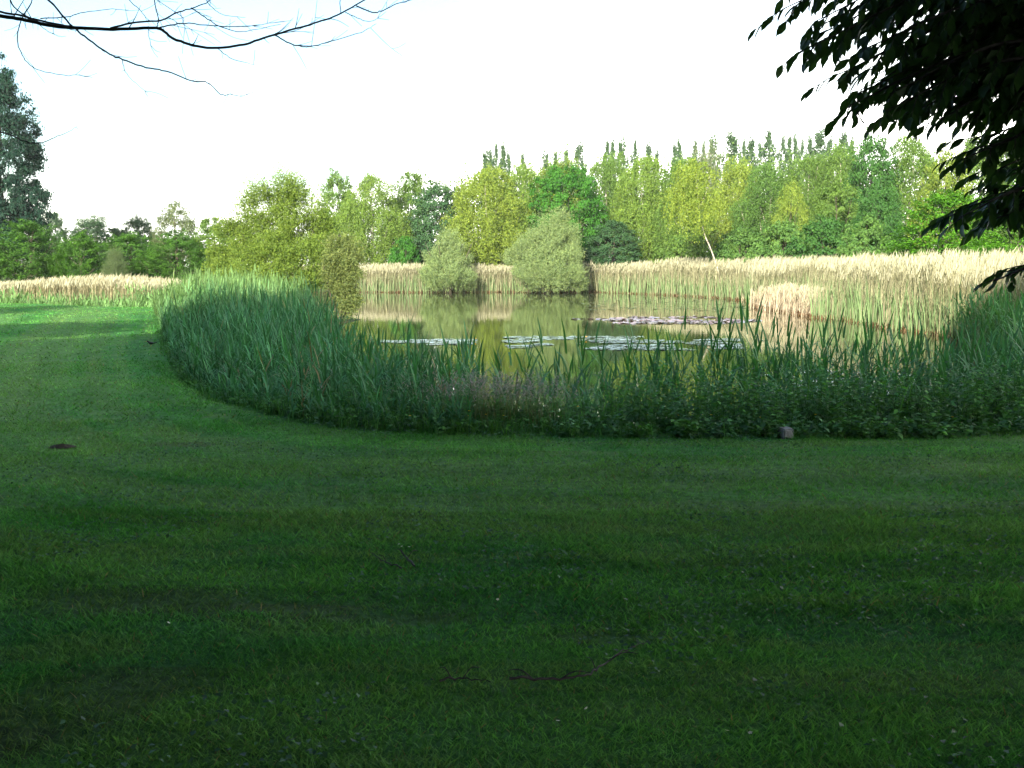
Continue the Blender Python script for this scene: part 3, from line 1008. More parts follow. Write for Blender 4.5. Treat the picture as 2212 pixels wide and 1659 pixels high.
def proto(kind, var):
    key = (kind, var)
    if key in PROTO: return PROTO[key]
    g = np.random.default_rng(sum(map(ord, kind)) * 13 + var * 101)
    if kind == 'birch': H, W = 11.0, 6.6; A, T = crown_birch(H, W, 1.4, g, 6600, .112, 26)
    elif kind == 'broad': H, W = 9.0, 6.4; A, T = crown_clumps(H, W, .5, g, 18, 430, 70, .18, .40, spread=.6)
    elif kind == 'shrub': H, W = 4.0, 4.6; A, T = crown_clumps(H, W, .1, g, 12, 260, 56, .16, .28)
    elif kind == 'hornbeam': H, W = 5.0, 5.4; A, T = crown_spray(H, W, .3, g, 420, 60, .14)
    elif kind == 'willow': H, W = 7.0, 6.4; A, T = crown_willow(H, W, .2, g, 4200, 9, .19)
    elif kind == 'poplar': H, W = 18.0, 2.4; A, T = crown_poplar(H, W, 3.0, g)
    elif kind == 'airy': H, W = 8.0, 6.5; A, T = crown_clumps(H, W, 1.0, g, 16, 420, 48, .15, .42, spread=.7, gap=.2)
    elif kind == 'dome': H, W = 9.0, 7.0; A, T = crown_clumps(H, W, .3, g, 20, 620, 64, .17, .34, spread=.5, squash=.7, core=.5)
    elif kind == 'tall': H, W = 15.0, 6.0; A, T = crown_clumps(H, W, 1.0, g, 26, 760, 76, .20, .42, spread=.62)
    elif kind == 'lowshade': H, W = 15.0, 11.0; A, T = crown_clumps(H, W, 1.5, g, 24, 520, 70, .42, .95, spread=.75, gap=0)
    elif kind == 'shade': H, W = 15.0, 11.0; A, T = crown_clumps(H, W, 6.2, g, 22, 480, 70, .42, .95, spread=.75, gap=0)
    W = 2 * float(np.percentile(np.hypot(A[0][:, 0], A[0][:, 1]), 96)); Hm = float(np.percentile(A[0][:, 2], 99.6))
    if kind == 'lowshade': H = 15.0
    me_c = leaves_mesh("crown", *A); me_c.materials.append(M_LEAF)
    limbs = {'birch': 12, 'airy': 30, 'poplar': 5}.get(kind, 14)
    me_t = trunk_mesh("trunk", H, {'birch': .13, 'shrub': .07, 'poplar': .16, 'tall': .25, 'shade': .35, 'willow': .12}.get(kind, .15), g, T, limbs=limbs)
    me_t.materials.append(M_BIRCH if kind == 'birch' else M_BARK)
    H = Hm if 'shade' not in kind else 15.0
    PROTO[key] = (me_c, me_t, H, W)
    return PROTO[key]


def plant(name, kind, var, loc, H, W, colour, label, cat, group=None, rz=None):
    me_c, me_t, H0, W0 = proto(kind, var)
    o = empty(name, loc, rng.uniform(0, 6.28) if rz is None else rz)
    o.scale = (W / W0, W / W0, H / H0)
    tag(o, label, cat, group)
    c = link("crown", me_c, o); c.color = (*colour, 1)
    t = link("trunk", me_t, o)
    return o


def sheet_tree(name, kind, var, dx, top, wid, dist, colour, label, cat, group=None, sink=0.0):
    """a tree whose centre line, top and spread were read off the sheet, at a distance in metres"""
    q = pt(dx, top + (15 if kind == 'birch' else 0), dist)
    z = float(terrain_z(np.array([q[0]]), np.array([dist]))[0]) - .05
    H = q[2] - z
    W = wid * S / F * dist * (1.4 if kind == 'birch' else 1.0)
    return plant(name, kind, var, (q[0], dist, z), H, W, colour, label, cat, group)


C_BIRCH = (0.116, 0.195, 0.039); C_BIRCHY = (0.144, 0.209, 0.036); C_MID = (0.084, 0.157, 0.035); C_DARK = (0.039, 0.109, 0.027); C_BLUEG = (0.042, 0.100, 0.043)
C_DOME = (0.037, 0.133, 0.019); C_WILLOW = (0.177, 0.252, 0.112); C_YELL = (.145, .215, .040); C_HORN = (0.070, 0.199, 0.016); C_POP = (0.051, 0.100, 0.052); C_BUSH = (0.121, 0.190, 0.037)
C_ELDER = (0.074, 0.157, 0.040); C_FARB = (0.047, 0.090, 0.049)
GW = "trees of the wood beyond the pond"
wood = [
    ("broadleaf_tree", 'broad', 0, 728, 372, 95, 114, C_MID, "mid green tree poking up right behind the big yellowish bush"),
    ("birch_tree", 'birch', 0, 805, 366, 125, 111, C_BIRCH, "drooping light green birch, leftmost birch of the far wood"),
    ("broadleaf_tree", 'broad', 1, 885, 374, 100, 116, C_MID, "mid green tree with pointed top between drooping birch and bluish tree"),
    ("broadleaf_tree", 'broad', 0, 950, 398, 150, 110, C_BLUEG, "dark bluish green broad tree above the small grey willow"),
    ("shrub", 'shrub', 0, 874, 512, 66, 105, C_DOME, "small round bright green shrub left of the small grey willow"),
    ("birch_tree", 'birch', 1, 1058, 350, 150, 107, C_BIRCHY, "big yellowish birch with forked pale trunk over the small grey willow"),
    ("birch_tree", 'birch', 2, 1135, 342, 110, 109, C_BIRCH, "birch with two thin white stems left of the emerald dome tree"),
    ("dome_tree", 'dome', 0, 1222, 362, 172, 106, C_DOME, "rounded emerald green tree standing above the large grey willow"),
    ("broadleaf_tree", 'birch', 0, 1205, 338, 140, 122, C_BIRCHY, "yellow-green tree top just above the emerald dome tree"),
    ("broadleaf_tree", 'broad', 1, 1325, 478, 130, 103, C_BLUEG, "dark bluish low tree right of the large grey willow"),
    ("birch_tree", 'birch', 2, 1310, 325, 115, 116, C_MID, "mid green birch right behind the emerald dome tree"),
    ("birch_tree", 'birch', 1, 1395, 326, 130, 108, C_BIRCH, "light green birch with white stem above the dark low tree"),
    ("birch_tree", 'birch', 0, 1470, 330, 110, 106, C_MID, "dull green birch next left of the silvery treetop"),
    ("silver_tree", 'willow', 0, 1530, 315, 90, 120, (.14, .17, .11), "silvery grey-green treetop at the skyline of the far wood"),
    ("birch_tree", 'birch', 2, 1600, 335, 120, 108, C_BIRCHY, "yellowish birch just right of the leaning white trunk"),
    ("birch_tree", 'birch', 1, 1660, 345, 125, 102, (.07, .145, .034), "darker green birch left of the golden small tree"),
    ("golden_tree", 'airy', 0, 1712, 395, 95, 86, C_YELL, "small golden yellow-green tree in the middle of the right wood"),
    ("broadleaf_tree", 'birch', 0, 1745, 325, 130, 100, C_MID, "dull green tree behind the golden small tree"),
    ("broadleaf_tree", 'birch', 2, 1815, 300, 120, 98, C_MID, "tall dull green tree with wispy top, left of the dark pointed tree"),
    ("broadleaf_tree", 'broad', 0, 1885, 288, 130, 90, C_DARK, "tall dark green tree under the tip of the near beech branches"),
    ("birch_tree", 'birch', 1, 1965, 284, 140, 92, C_MID, "feathery birch with reddish stems above the bright layered hornbeam"),
    ("broadleaf_tree", 'airy', 1, 2045, 310, 130, 84, C_BIRCHY, "yellow-green tree half hidden by the near beech leaves"),
    ("broadleaf_tree", 'broad', 1, 2125, 296, 150, 88, C_MID, "green tree at the right edge behind the beech foliage"),
    ("broadleaf_tree", 'broad', 2, 2230, 285, 170, 84, C_MID, "green tree cut by the right edge of the view"),
    ("elder_shrub", 'shrub', 1, 1475, 505, 120, 96, C_MID, "green shrub behind the far reeds, left of the leaning white trunk"),
    ("elder_shrub", 'shrub', 2, 1600, 492, 135, 88, C_ELDER, "leafy elder shrub directly right of the leaning white trunk"),
    ("elder_shrub", 'shrub', 0, 1690, 480, 140, 82, C_ELDER, "large pale-topped elder shrub below the golden small tree"),
    ("elder_shrub", 'shrub', 1, 1780, 470, 150, 76, C_DARK, "dark green shrub with black hollows above the tan reeds"),
    ("elder_shrub", 'shrub', 2, 1870, 470, 130, 70, C_ELDER, "green shrub touching the left side of the layered hornbeam"),
    ("broadleaf_tree", 'broad', 2, 1810, 395, 120, 84, C_MID, "middle-height green tree above the dark shrub with black hollows"),
    ("broadleaf_tree", 'broad', 0, 1900, 400, 120, 80, C_DARK, "dark middle-height tree next to the layered hornbeam"),
    ("elder_shrub", 'shrub', 2, 1062, 520, 80, 107, C_DARK, "dark green undergrowth shrub between the two grey willows"),  # dark leaf colour stands in for the shadowed gap here
    ("hornbeam_tree", 'hornbeam', 0, 2042, 415, 215, 64, C_HORN, "bright green hornbeam with layered sprays at right above the reeds"),
    ("hornbeam_tree", 'hornbeam', 1, 2215, 400, 200, 68, C_HORN, "bright hornbeam mostly hidden behind the beech at the right edge"),
]
for t in wood:
    cat = "shrub" if 'shrub' in t[0] else "tree"
    sheet_tree(*t, cat, GW)

# low trees left of the wood's first birch, behind the big bush
GL = "trees beyond the left end of the lawn"
left = [
    ("hornbeam_tree", 'hornbeam', 0, 58, 478, 165, 80, (.055, .14, .024), "wide green hornbeam with layered sprays under the dark poplar"),
    ("hornbeam_tree", 'hornbeam', 1, 172, 502, 115, 78, (.058, .15, .022), "smaller hornbeam, second from the left above the tan reeds"),
    ("hornbeam_tree", 'hornbeam', 0, 285, 505, 130, 82, (.06, .155, .024), "hornbeam with ragged top between grey bush and neat clipped one"),
    ("hornbeam_tree", 'hornbeam', 1, 378, 498, 140, 80, (.06, .155, .024), "neat rounded hornbeam nearest the big yellowish bush"),
    ("grey_bush", 'willow', 1, 248, 535, 60, 77, (.09, .135, .062), "small greyish bush in the gap between hornbeams"),
    ("broadleaf_tree", 'broad', 1, 118, 462, 60, 104, C_FARB, "little dark pointed tree rising right beside the dark poplar"),
    ("broadleaf_tree", 'broad', 0, 205, 470, 130, 110, C_FARB, "bluish flat-topped tree behind the hornbeams"),
    ("broadleaf_tree", 'broad', 2, 295, 468, 80, 108, C_FARB, "bluish tree with two small peaks left of the open airy tree"),
    ("airy_tree", 'airy', 0, 378, 436, 125, 100, (.085, .12, .055), "open airy tree with sky showing through its crown"),
    ("broadleaf_tree", 'broad', 1, 462, 472, 105, 84, C_MID, "green tree peeping out at the left of the big yellowish bush"),
    ("hornbeam_tree", 'hornbeam', 0, -70, 470, 170, 82, (.05, .125, .024), "hornbeam cut off by the left edge of the view"),
]
for t in left:
    sheet_tree(*t, "bush" if 'bush' in t[0] else "tree", GL)
o = sheet_tree("poplar_tree", 'tall', 0, 0, 150, 160, 93, (.013, .040, .028), "tall dark bluish poplar at the left edge of the view", "tree", GL)

# poplars along the skyline
GP = "poplars along the skyline behind the wood"
clusters = [
    ("group above the yellowish birch", [(1047, 331, 20), (1057, 320, 16), (1072, 313, 14), (1086, 313, 17), (1100, 328, 15), (1129, 336, 18)]),
    ("group above the emerald dome tree", [(1176, 329, 20), (1200, 332, 18), (1224, 329, 20), (1252, 308, 26)]),
    ("group between dome tree and silvery treetop", [(1312, 309, 18), (1324, 307, 17), (1347, 302, 24), (1372, 304, 14), (1400, 311, 20), (1416, 327, 16)]),
    ("group around the silvery treetop", [(1457, 311, 16), (1470, 302, 17), (1502, 308, 20), (1520, 310, 13), (1545, 295, 26)]),
    ("group over the leaning white trunk", [(1584, 289, 40), (1607, 305, 16), (1625, 300, 24), (1640, 303, 12), (1661, 286, 28)]),
    ("close rank above the golden tree", [(1692, 298, 18), (1707, 293, 15), (1722, 293, 19), (1734, 305, 14), (1750, 298, 18)]),
    ("group left of the near beech branches", [(1771, 287, 38), (1792, 296, 20), (1823, 291, 36), (1841, 302, 13)]),
]
ordn = ["leftmost", "second from left", "third from left", "fourth from left", "fifth from left", "sixth from left"]
for ci, (ph, mem) in enumerate(clusters):
    for j, (dx, top, w) in enumerate(mem):
        shp = "broad" if w > 30 else ("very thin" if w < 15 else "slim")
        nm = ordn[j] if j < len(mem) - 1 else "rightmost"
        sheet_tree("poplar_tree", 'poplar', (ci + j) % 3, dx, top, w * 1.45, 150 + 4 * ((j * 7 + ci * 3) % 5), C_POP, f"{shp} far poplar, {nm} of the {ph}", "tree", GP)

# grey willows at the far waterline
# the leaning birch with its bare white trunk in front
def own_tree(name, loc, A, targets, colour, label, cat, H, r, lean=(0, 0), bark=M_BARK, group=None, top=.82, limbs=14, stems=None, seed=1):
    g = np.random.default_rng(seed)
    o = empty(name, loc)
    tag(o, label, cat, group)
    mc = leaves_mesh("crown", *A); mc.materials.append(M_LEAF)
    c = link("crown", mc, o); c.color = (*colour, 1)
    if stems is None:
        mt = trunk_mesh("trunk", H, r, g, targets, lean, top, limbs)
        mt.materials.append(bark); link("trunk", mt, o)
    else:
        for q in stems:
            T = Tubes(); pth = catmull(q, 5); T.add(pth, np.linspace(r, r * .2, len(pth)), 6)
            mt = T.mesh("stem"); mt.materials.append(bark); link("stem", mt, o)
    return o



def shaped(name, label, cat, group, cx, dist, zb, lobes_px, colour, seed, nsh, leaf, shape, upright, shoot, stems):
    g = np.random.default_rng(seed)
    q = pt(cx, 500, dist)
    lob = []
    for dx, top, bot, wid, dy in lobes_px:
        tp = pt(dx, top, dist); bt = pt(dx, bot, dist)
        wm = wid * S / F * dist / 2
        lob.append((tp[0] - q[0], dy, (tp[2] + bt[2]) / 2 - zb, wm, wm, (tp[2] - bt[2]) / 2))
    A, T = crown_willow(7, 7, .1, g, nsh, 9, leaf, shape=shape, upright=upright, shoot=shoot, lobes=np.array(lob))
    return own_tree(name, (q[0], dist, zb), A, T, colour, label, cat, 7, .08, stems=stems, group=group)


GWI = "grey willows on the far shore"
fan = [[(0.1 * k, 0, 0), (.5 * k, .1 * k, 1.6), (1.0 * k, -.2, 3.4), (1.3 * k, 0, 4.6)] for k in (-1.6, -.7, 0.2, 1.0, 1.7)]
shaped("willow_bush", "small grey-green willow at the far waterline, left of the large one", "willow", GWI, 968, 99, -.95,
       [(965, 535, 600, 50, 0), (945, 545, 620, 46, -.5), (988, 530, 620, 46, .2), (965, 570, 628, 92, -1), (1008, 585, 628, 36, -.6), (928, 570, 626, 30, 0), (973, 503, 560, 20, 0), (955, 512, 560, 16, .3)], C_WILLOW, 41, 5200, .16, .26, .95, .7, fan)
shaped("willow_bush", "large grey-green willow at the far waterline", "willow", GWI, 1180, 97.5, -.95,
       [(1212, 478, 560, 36, 0), (1170, 490, 570, 36, .3), (1234, 510, 590, 30, .2), (1185, 500, 625, 80, -.8), (1134, 520, 600, 50, 0), (1220, 530, 628, 60, -1), (1150, 555, 630, 76, -1), (1195, 570, 630, 90, -1.6), (1110, 535, 580, 30, .3), (1246, 580, 630, 30, -.5), (1216, 452, 530, 16, .2), (1156, 474, 540, 14, 0), (1182, 468, 530, 14, .2), (1202, 462, 520, 12, -.3), (1130, 510, 560, 14, .1), (1238, 486, 540, 12, .2)],
       C_WILLOW, 42, 9000, .16, .26, .95, .75, fan)


g = np.random.default_rng(21)
b0 = pt(1556, 562, 84); t0 = pt(1525, 330, 84)
zb = float(terrain_z(np.array([b0[0]]), np.array([84.]))[0]) - .1
Hb = t0[2] - zb
A, T = crown_birch(Hb, 4.4, Hb * .56, g, 1300, .13)
A[0][:, 0] += -2.2
stem = [(0, 0, 0), (-.1, 0, Hb * .17), (-.75, -.3, Hb * .33), (-1.35, -.2, Hb * .46), (-1.75, 0, Hb * .64), (-2.0, 0, Hb * .88)]
own_tree("leaning_birch", (b0[0], 84, zb), A, T, C_BIRCHY, "slender birch with a bare kinked white trunk leaning left above the reeds", "tree", Hb, .075, bark=M_BIRCH, stems=[stem, [(-1.75, 0, Hb * .62), (-1.2, .2, Hb * .72), (-.9, .3, Hb * .85)]], group=GW)

# the big yellowish bush on the left bank: many upright plumes of shoots
shaped("yellow_bush", "big yellowish green bush with wispy top on the left bank of the pond", "bush", None, 600, 51, -.6,
       [(560, 398, 470, 22, 0), (592, 392, 470, 22, .4), (618, 384, 460, 24, -.2), (645, 402, 470, 22, .1), (533, 425, 490, 20, .5), (676, 432, 500, 22, 0), (505, 455, 520, 20, .3), (700, 458, 520, 22, .2), (480, 482, 540, 20, 0), (575, 412, 480, 16, -.4), (630, 410, 480, 16, .5),
        (590, 450, 540, 70, 0), (640, 455, 550, 60, -.2), (550, 465, 550, 50, .2), (512, 490, 570, 46, .4), (690, 480, 570, 44, .3), (476, 520, 600, 36, 0),
        (600, 500, 600, 90, -1.0), (530, 525, 620, 80, -.6), (660, 520, 620, 80, -1.2), (712, 545, 630, 54, -.8), (480, 560, 630, 50, -.3), (640, 580, 640, 90, -1.6), (560, 580, 640, 100, -1.4), (600, 545, 610, 60, -1.7)],
       C_BUSH, 5, 13000, .105, .36, .95, .62, [[(0.1 * k, 0, 0), (.4 * k, .1 * k, 1.6), (.7 * k, -.2, 3.0), (.85 * k, 0, 3.9)] for k in (-2, -1, 0.2, 1.1, 2)])
shaped("drooping_bush", "brownish green bush drooping over the water beside the big yellowish bush", "bush", None, 745, 48, -.9,
       [(735, 512, 570, 40, 0), (755, 535, 590, 34, -.3), (725, 555, 620, 40, .2), (770, 570, 612, 18, -.4), (748, 600, 640, 30, -.2), (758, 640, 668, 30, -.3), (742, 655, 684, 26, 0), (770, 655, 672, 14, -.5), (728, 625, 660, 24, .3)],
       (.125, .165, .058), 6, 2600, .105, .36, .1, .42, [[(-.3, 0, 0), (-.1, 0, 1.4), (.2, 0, 3)], [(-.3, 0, 0), (.3, -.1, 1.0), (.5, -.2, 1.7)], [(-.3, 0, 0), (-.7, .1, 1.2), (-1.0, 0, 2.6)]])


# a far-off wood closing the view behind the single trees
def far_wood():
    P_, D_, N_, L_, W_, R_ = [], [], [], [], [], []
    g = np.random.default_rng(77)
    n = 2600
    u = g.random(n)
    X = -62 + 130 * u
    Yb = np.interp(X, [-62, -25, -18, 40, 70], [122, 122, 118, 114, 92])
    Yv = Yb + g.uniform(0, 7, n)
    tmax = np.interp(X, [-62, -24, -19, -12, -6, 2, 25, 70], [5.2, 5.4, 8.0, 10.2, 12.0, 13.4, 13.8, 12.5])
    hump = np.abs(np.sin(X * .62 + np.sin(X * .23) * 2)) * 1.6 + np.abs(np.sin(X * 1.3 + 1)) * .7
    Zt = g.uniform(0, 1, n) ** .8 * (tmax - 1.8 + hump)
    C = np.stack([X, Yv, Zt - .4], 1)
    per = 26
    i = np.repeat(np.arange(n), per); m_ = n * per
    off = g.normal(size=(m_, 3)) * np.array([.9, .7, .6])
    P = C[i] + off
    Nl = unit(off + g.normal(size=(m_, 3)) * .6 + np.array([0, -.4, .5]))
    D = unit(np.cross(Nl, randdir(m_, g)) + np.array([0, 0, -.3]))
    sz = g.uniform(.18, .4, m_)
    return leaves_mesh("woodland", P, D, Nl, sz, sz * .65, np.clip(g.normal(.5, .2, m_), 0, 1))


o = link("woodland", far_wood(), None, M_LEAF); o.color = (.085, .145, .048, 1)
tag(o, "far-off wood seen as one green mass between the single trees", "wood", None, "stuff")

# unseen trees behind the viewer; overhead and far-left ones added to deepen shade
GS = "unseen trees placed around the view for shade"
for i, (x, y, H, W) in enumerate([(-3.5, -5.5, 15, 13), (5.5, -3.5, 14.5, 13), (-13, -7, 14.3, 13), (14, -3, 14, 13), (-23, -6, 14.8, 13), (-33, -3, 18, 13), (9.8, 4.0, 13, 13), (-.5, -3.2, 14, 12), (4.8, 1.2, 13, 13), (-5.8, .6, 13, 12), (-11.5, -1, 13, 12), (1, -14, 18, 14), (-17, -16, 18, 14), (24, -4, 14, 13),
                                  (-43, 2, 19, 13), (-52, 14, 18, 14), (-64.5, 34, 29, 17), (-9, -3.5, 13, 10)]):
    plant("shade_tree", 'shade' if y > -4.9 and abs(x) < 16 else 'lowshade', i % 2, (x, y, -.05), H, W, (.035, .075, .02), "tall leafy tree out of view, placed unseen for its shade", "tree", GS)

# ------------------------------------------------------------------ the beech at the right, branches hanging into view
def fancy_leaves(P, D, Nn, L_, W_):
    n = len(P)
    D = unit(D); Sd = unit(np.cross(D, Nn)); Nn = np.cross(Sd, D)
    L_ = L_[:, None]; W_ = W_[:, None]
    V = np.zeros((n, 11, 3))
    rows = [(.12, .22), (.4, .5), (.72, .36)]
    V[:, 0] = P
    for r, (t, w) in enumerate(rows):
        c = P + D * L_ * t - Nn * L_ * (.16 * t * t)
        V[:, 1 + r * 3] = c + Sd * W_ * w + Nn * W_ * .14
        V[:, 2 + r * 3] = c
        V[:, 3 + r * 3] = c - Sd * W_ * w + Nn * W_ * .14
    V[:, 10] = P + D * L_ - Nn * L_ * .2
    b = (np.arange(n) * 11)[:, None]
    tri = np.concatenate([b + np.array([[0, 1, 2]]), b + np.array([[0, 2, 3]]), b + np.array([[7, 10, 8]]), b + np.array([[8, 10, 9]])])
    quad = np.concatenate([b + np.array([[1, 4, 5, 2]]), b + np.array([[2, 5, 6, 3]]), b + np.array([[4, 7, 8, 5]]), b + np.array([[5, 8, 9, 6]])])
    return V.reshape(-1, 3), tri, quad


def beech():
    g = np.random.default_rng(12)
    base = np.array([3.9, 4.2, 0])
    o = empty("beech_tree", tuple(base))
    tag(o, "dark leafy beech whose branches hang into the view from the right", "tree")
    T = Tubes()
    tr = catmull([(0, 0, -.3), (.05, .03, 1.5), (-.05, .05, 3.2), (.05, 0, 5.5), (0, .1, 8)], 5)
    T.add(tr, np.interp(tr[:, 2], [0, .4, 8], [.3, .2, .08]), 10)
    mt = T.mesh("trunk"); mt.materials.append(M_BARK); link("trunk", mt, o)
    # sprays: tip seen on the sheet, distance, root side
    sprays = []
    def sp(dx, dy, Y, rx, ry, rY, n=1.0): sprays.append((pt(dx + 22, dy - 12, Y), pt(rx, ry, rY), n))
    sp(1668, 32, 4.1, 2330, -170, 4.4, 1.3); sp(1700, -20, 4.2, 2330, -200, 4.4); sp(1760, 62, 4.0, 2300, -110, 4.3)
    sp(1703, 125, 3.9, 2330, -60, 4.2, 1.3); sp(1730, 95, 4.2, 2330, -90, 4.4); sp(1840, 120, 3.8, 2330, 0, 4.2)
    sp(1785, 174, 4.0, 2330, 20, 4.3, 1.3); sp(1850, 165, 4.3, 2330, 40, 4.5); sp(1900, 215, 3.9, 2330, 80, 4.2)
    sp(1815, 238, 4.0, 2330, 90, 4.2, 1.3); sp(1890, 252, 3.8, 2330, 120, 4.1, 1.2); sp(1960, 250, 4.2, 2330, 130, 4.4)
    sp(2010, 270, 3.9, 2330, 150, 4.2); sp(2080, 268, 4.1, 2330, 170, 4.3); sp(1990, 180, 4.4, 2330, 60, 4.5); sp(2060, 130, 4.3, 2330, 30, 4.4)
    sp(1880, 20, 4.3, 2330, -120, 4.5); sp(2000, 60, 4.1, 2330, -50, 4.4); sp(2100, 30, 4.4, 2340, -70, 4.5); sp(1930, 110, 4.4, 2330, -30, 4.6)
    sp(1800, -30, 4.4, 2330, -220, 4.6); sp(1980, -20, 4.2, 2330, -180, 4.4); sp(2120, -40, 4.1, 2330, -160, 4.3); sp(2120, 200, 4.0, 2330, 130, 4.2); sp(2130, 110, 4.5, 2330, 60, 4.6)
    sp(2140, 260, 4.2, 2340, 200, 4.3); sp(2150, 320, 4.0, 2340, 250, 4.2); sp(2055, 356, 3.9, 2340, 300, 4.2, 1.2); sp(2130, 380, 4.1, 2340, 320, 4.2)
    sp(2140, 440, 4.2, 2340, 390, 4.3); sp(2050, 482, 3.8, 2340, 400, 4.1, 1.2); sp(2120, 490, 4.0, 2340, 420, 4.2)
    sp(2150, 480, 3.9, 2340, 400, 4.1); sp(2150, 460, 4.3, 2340, 400, 4.4); sp(2120, 405, 4.4, 2340, 360, 4.5)
    sp(2165, 380, 4.3, 2340, 330, 4.4); sp(2128, 618, 3.7, 2330, 575, 3.9, .7); sp(2170, 470, 3.9, 2340, 400, 4.1); sp(2180, 430, 4.2, 2340, 410, 4.4); sp(2180, 300, 4.4, 2340, 260, 4.5); sp(1735, 60, 4.3, 2340, -130, 4.6); sp(1770, 120, 4.3, 2340, -60, 4.6); sp(1850, 200, 4.3, 2340, 30, 4.6); sp(1925, 262, 4.2, 2340, 120, 4.5); sp(1790, 90, 4.5, 2340, -110, 4.7); sp(1880, 170, 4.5, 2340, -10, 4.7); sp(1960, 225, 4.4, 2340, 90, 4.6); sp(1830, 215, 4.2, 2340, 60, 4.4); sp(2030, 235, 4.5, 2340, 140, 4.6); sp(2110, 250, 4.3, 2340, 190, 4.5); sp(2150, 235, 4.4, 2340, 170, 4.5); sp(1760, 10, 4.5, 2340, -170, 4.7); sp(1990, 40, 4.6, 2340, -80, 4.7); sp(2100, 90, 4.6, 2340, 0, 4.7); sp(2110, 345, 4.2, 2340, 270, 4.4); sp(2075, 235, 4.2, 2340, 150, 4.4); sp(1930, 190, 4.2, 2340, 60, 4.4); sp(1830, 60, 4.4, 2340, -90, 4.6); sp(1900, -30, 4.3, 2340, -190, 4.6); sp(2040, 0, 4.4, 2340, -130, 4.6); sp(2020, 110, 4.2, 2340, 0, 4.4); sp(2170, 240, 3.9, 2340, 180, 4.1); sp(2160, 160, 4.2, 2340, 120, 4.4); sp(2170, 60, 4.3, 2340, 20, 4.5)
    UP = np.array([0, 0, 1.0])
    roots = np.array([r for _, r, _ in sprays]) - base
    zcs = np.linspace(roots[:, 2].min(), roots[:, 2].max(), 8)
    gid = np.array([int(np.argmin(abs(zcs - r[2]))) for r in roots])
    for gi, zc in enumerate(zcs):
        mine = [sprays[k] for k in range(len(sprays)) if gid[k] == gi]
        if not mine: continue
        lim = Tubes()
        st = np.array([0, 0, max(zc - .35, .5)])
        P_, D_, N_, L_ = [], [], [], []
        tw = Tubes()
        for tip, root, dens in mine:
            pth = catmull([st, (st + root - base) / 2 + np.array([0, 0, .06]), root - base], 5)
            lim.add(pth, np.linspace(.035, .011, len(pth)), 6)
            ln = np.linalg.norm(tip - root)
            mid = (tip + root) / 2 + UP * ln * .07
            path = catmull([root, mid, tip], 14)
            tw.add(path - base, np.linspace(.011, .002, len(path)), 5)
            dirv = unit(np.gradient(path, axis=0))
            side = unit(np.cross(dirv, UP))
            nt_ = int(ln / .062)
            for k in range(1, nt_ + 1):
                f = k / (nt_ + .3)
                j = min(int(f * (len(path) - 1)), len(path) - 2)
                s0 = path[j] + (path[j + 1] - path[j]) * (f * (len(path) - 1) - j)
                sgn = 1 if k % 2 else -1
                sl = (.07 + .30 * (1 - f) * min(1, f * 4)) * g.uniform(.7, 1.25) * dens
                d = unit(dirv[j] * .9 + side[j] * sgn * .7 + UP * g.normal(-.1, .12))
                e = s0 + d * sl - UP * sl * .12
                sub = catmull([s0, (s0 + e) / 2 + UP * sl * .05, e], 4)
                tw.add(sub - base, np.linspace(.003, .0012, len(sub)), 4)
                m_ = max(2, int(sl / .0215))
                for a in range(m_ + 1):
                    t = (a + .4) / (m_ + .4)
                    jj = min(int(t * (len(sub) - 1)), len(sub) - 2)
                    p_ = sub[jj] + (sub[jj + 1] - sub[jj]) * (t * (len(sub) - 1) - jj)
                    s2 = unit(np.cross(d, UP))
                    sg = 1 if a % 2 else -1
                    if a == m_: sg = 0
                    ld = unit(d * .9 + s2 * sg * .45 - UP * g.uniform(.3, .95) + g.normal(0, .1, 3))
                    P_.append(p_); D_.append(ld); N_.append(unit(UP + g.normal(0, .5, 3))); L_.append(g.uniform(.042, .074))
        P_ = np.array(P_) - base; D_ = np.array(D_); N_ = np.array(N_); L_ = np.array(L_)
        Vv, tri, quad = fancy_leaves(P_, D_, N_, L_, L_ * g.uniform(.40, .52, len(L_)))
        rr = np.clip(g.normal(.5, .18, len(P_)), 0, 1)
        ml = lim.mesh("limb"); ml.materials.append(M_BARK); lo = link("limb", ml, o)
        mt = tw.mesh("twigs"); mt.materials.append(M_TWIG); link("twigs", mt, lo)
        mc = mesh_from("leaves", Vv, [tri, quad], rnd=np.concatenate([np.tile(rr, 4), np.tile(rr, 4)]), smooth=True)
        mc.materials.append(M_LEAFD)
        c = link("leaves", mc, lo); c.color = (.030, .075, .022, 1)
    # the rest of the crown, above and behind, out of view
    A, _ = crown_clumps(9.5, 6.5, 4.3, g, 14, 190, 60, .2, .7, spread=.7)
    mu = leaves_mesh("upper_crown", *A); mu.materials.append(M_LEAFD)
    c2 = link("upper_crown", mu, o); c2.color = (.022, .055, .018, 1); c2.location = (0, -1.2, 0)
    return o


beech()

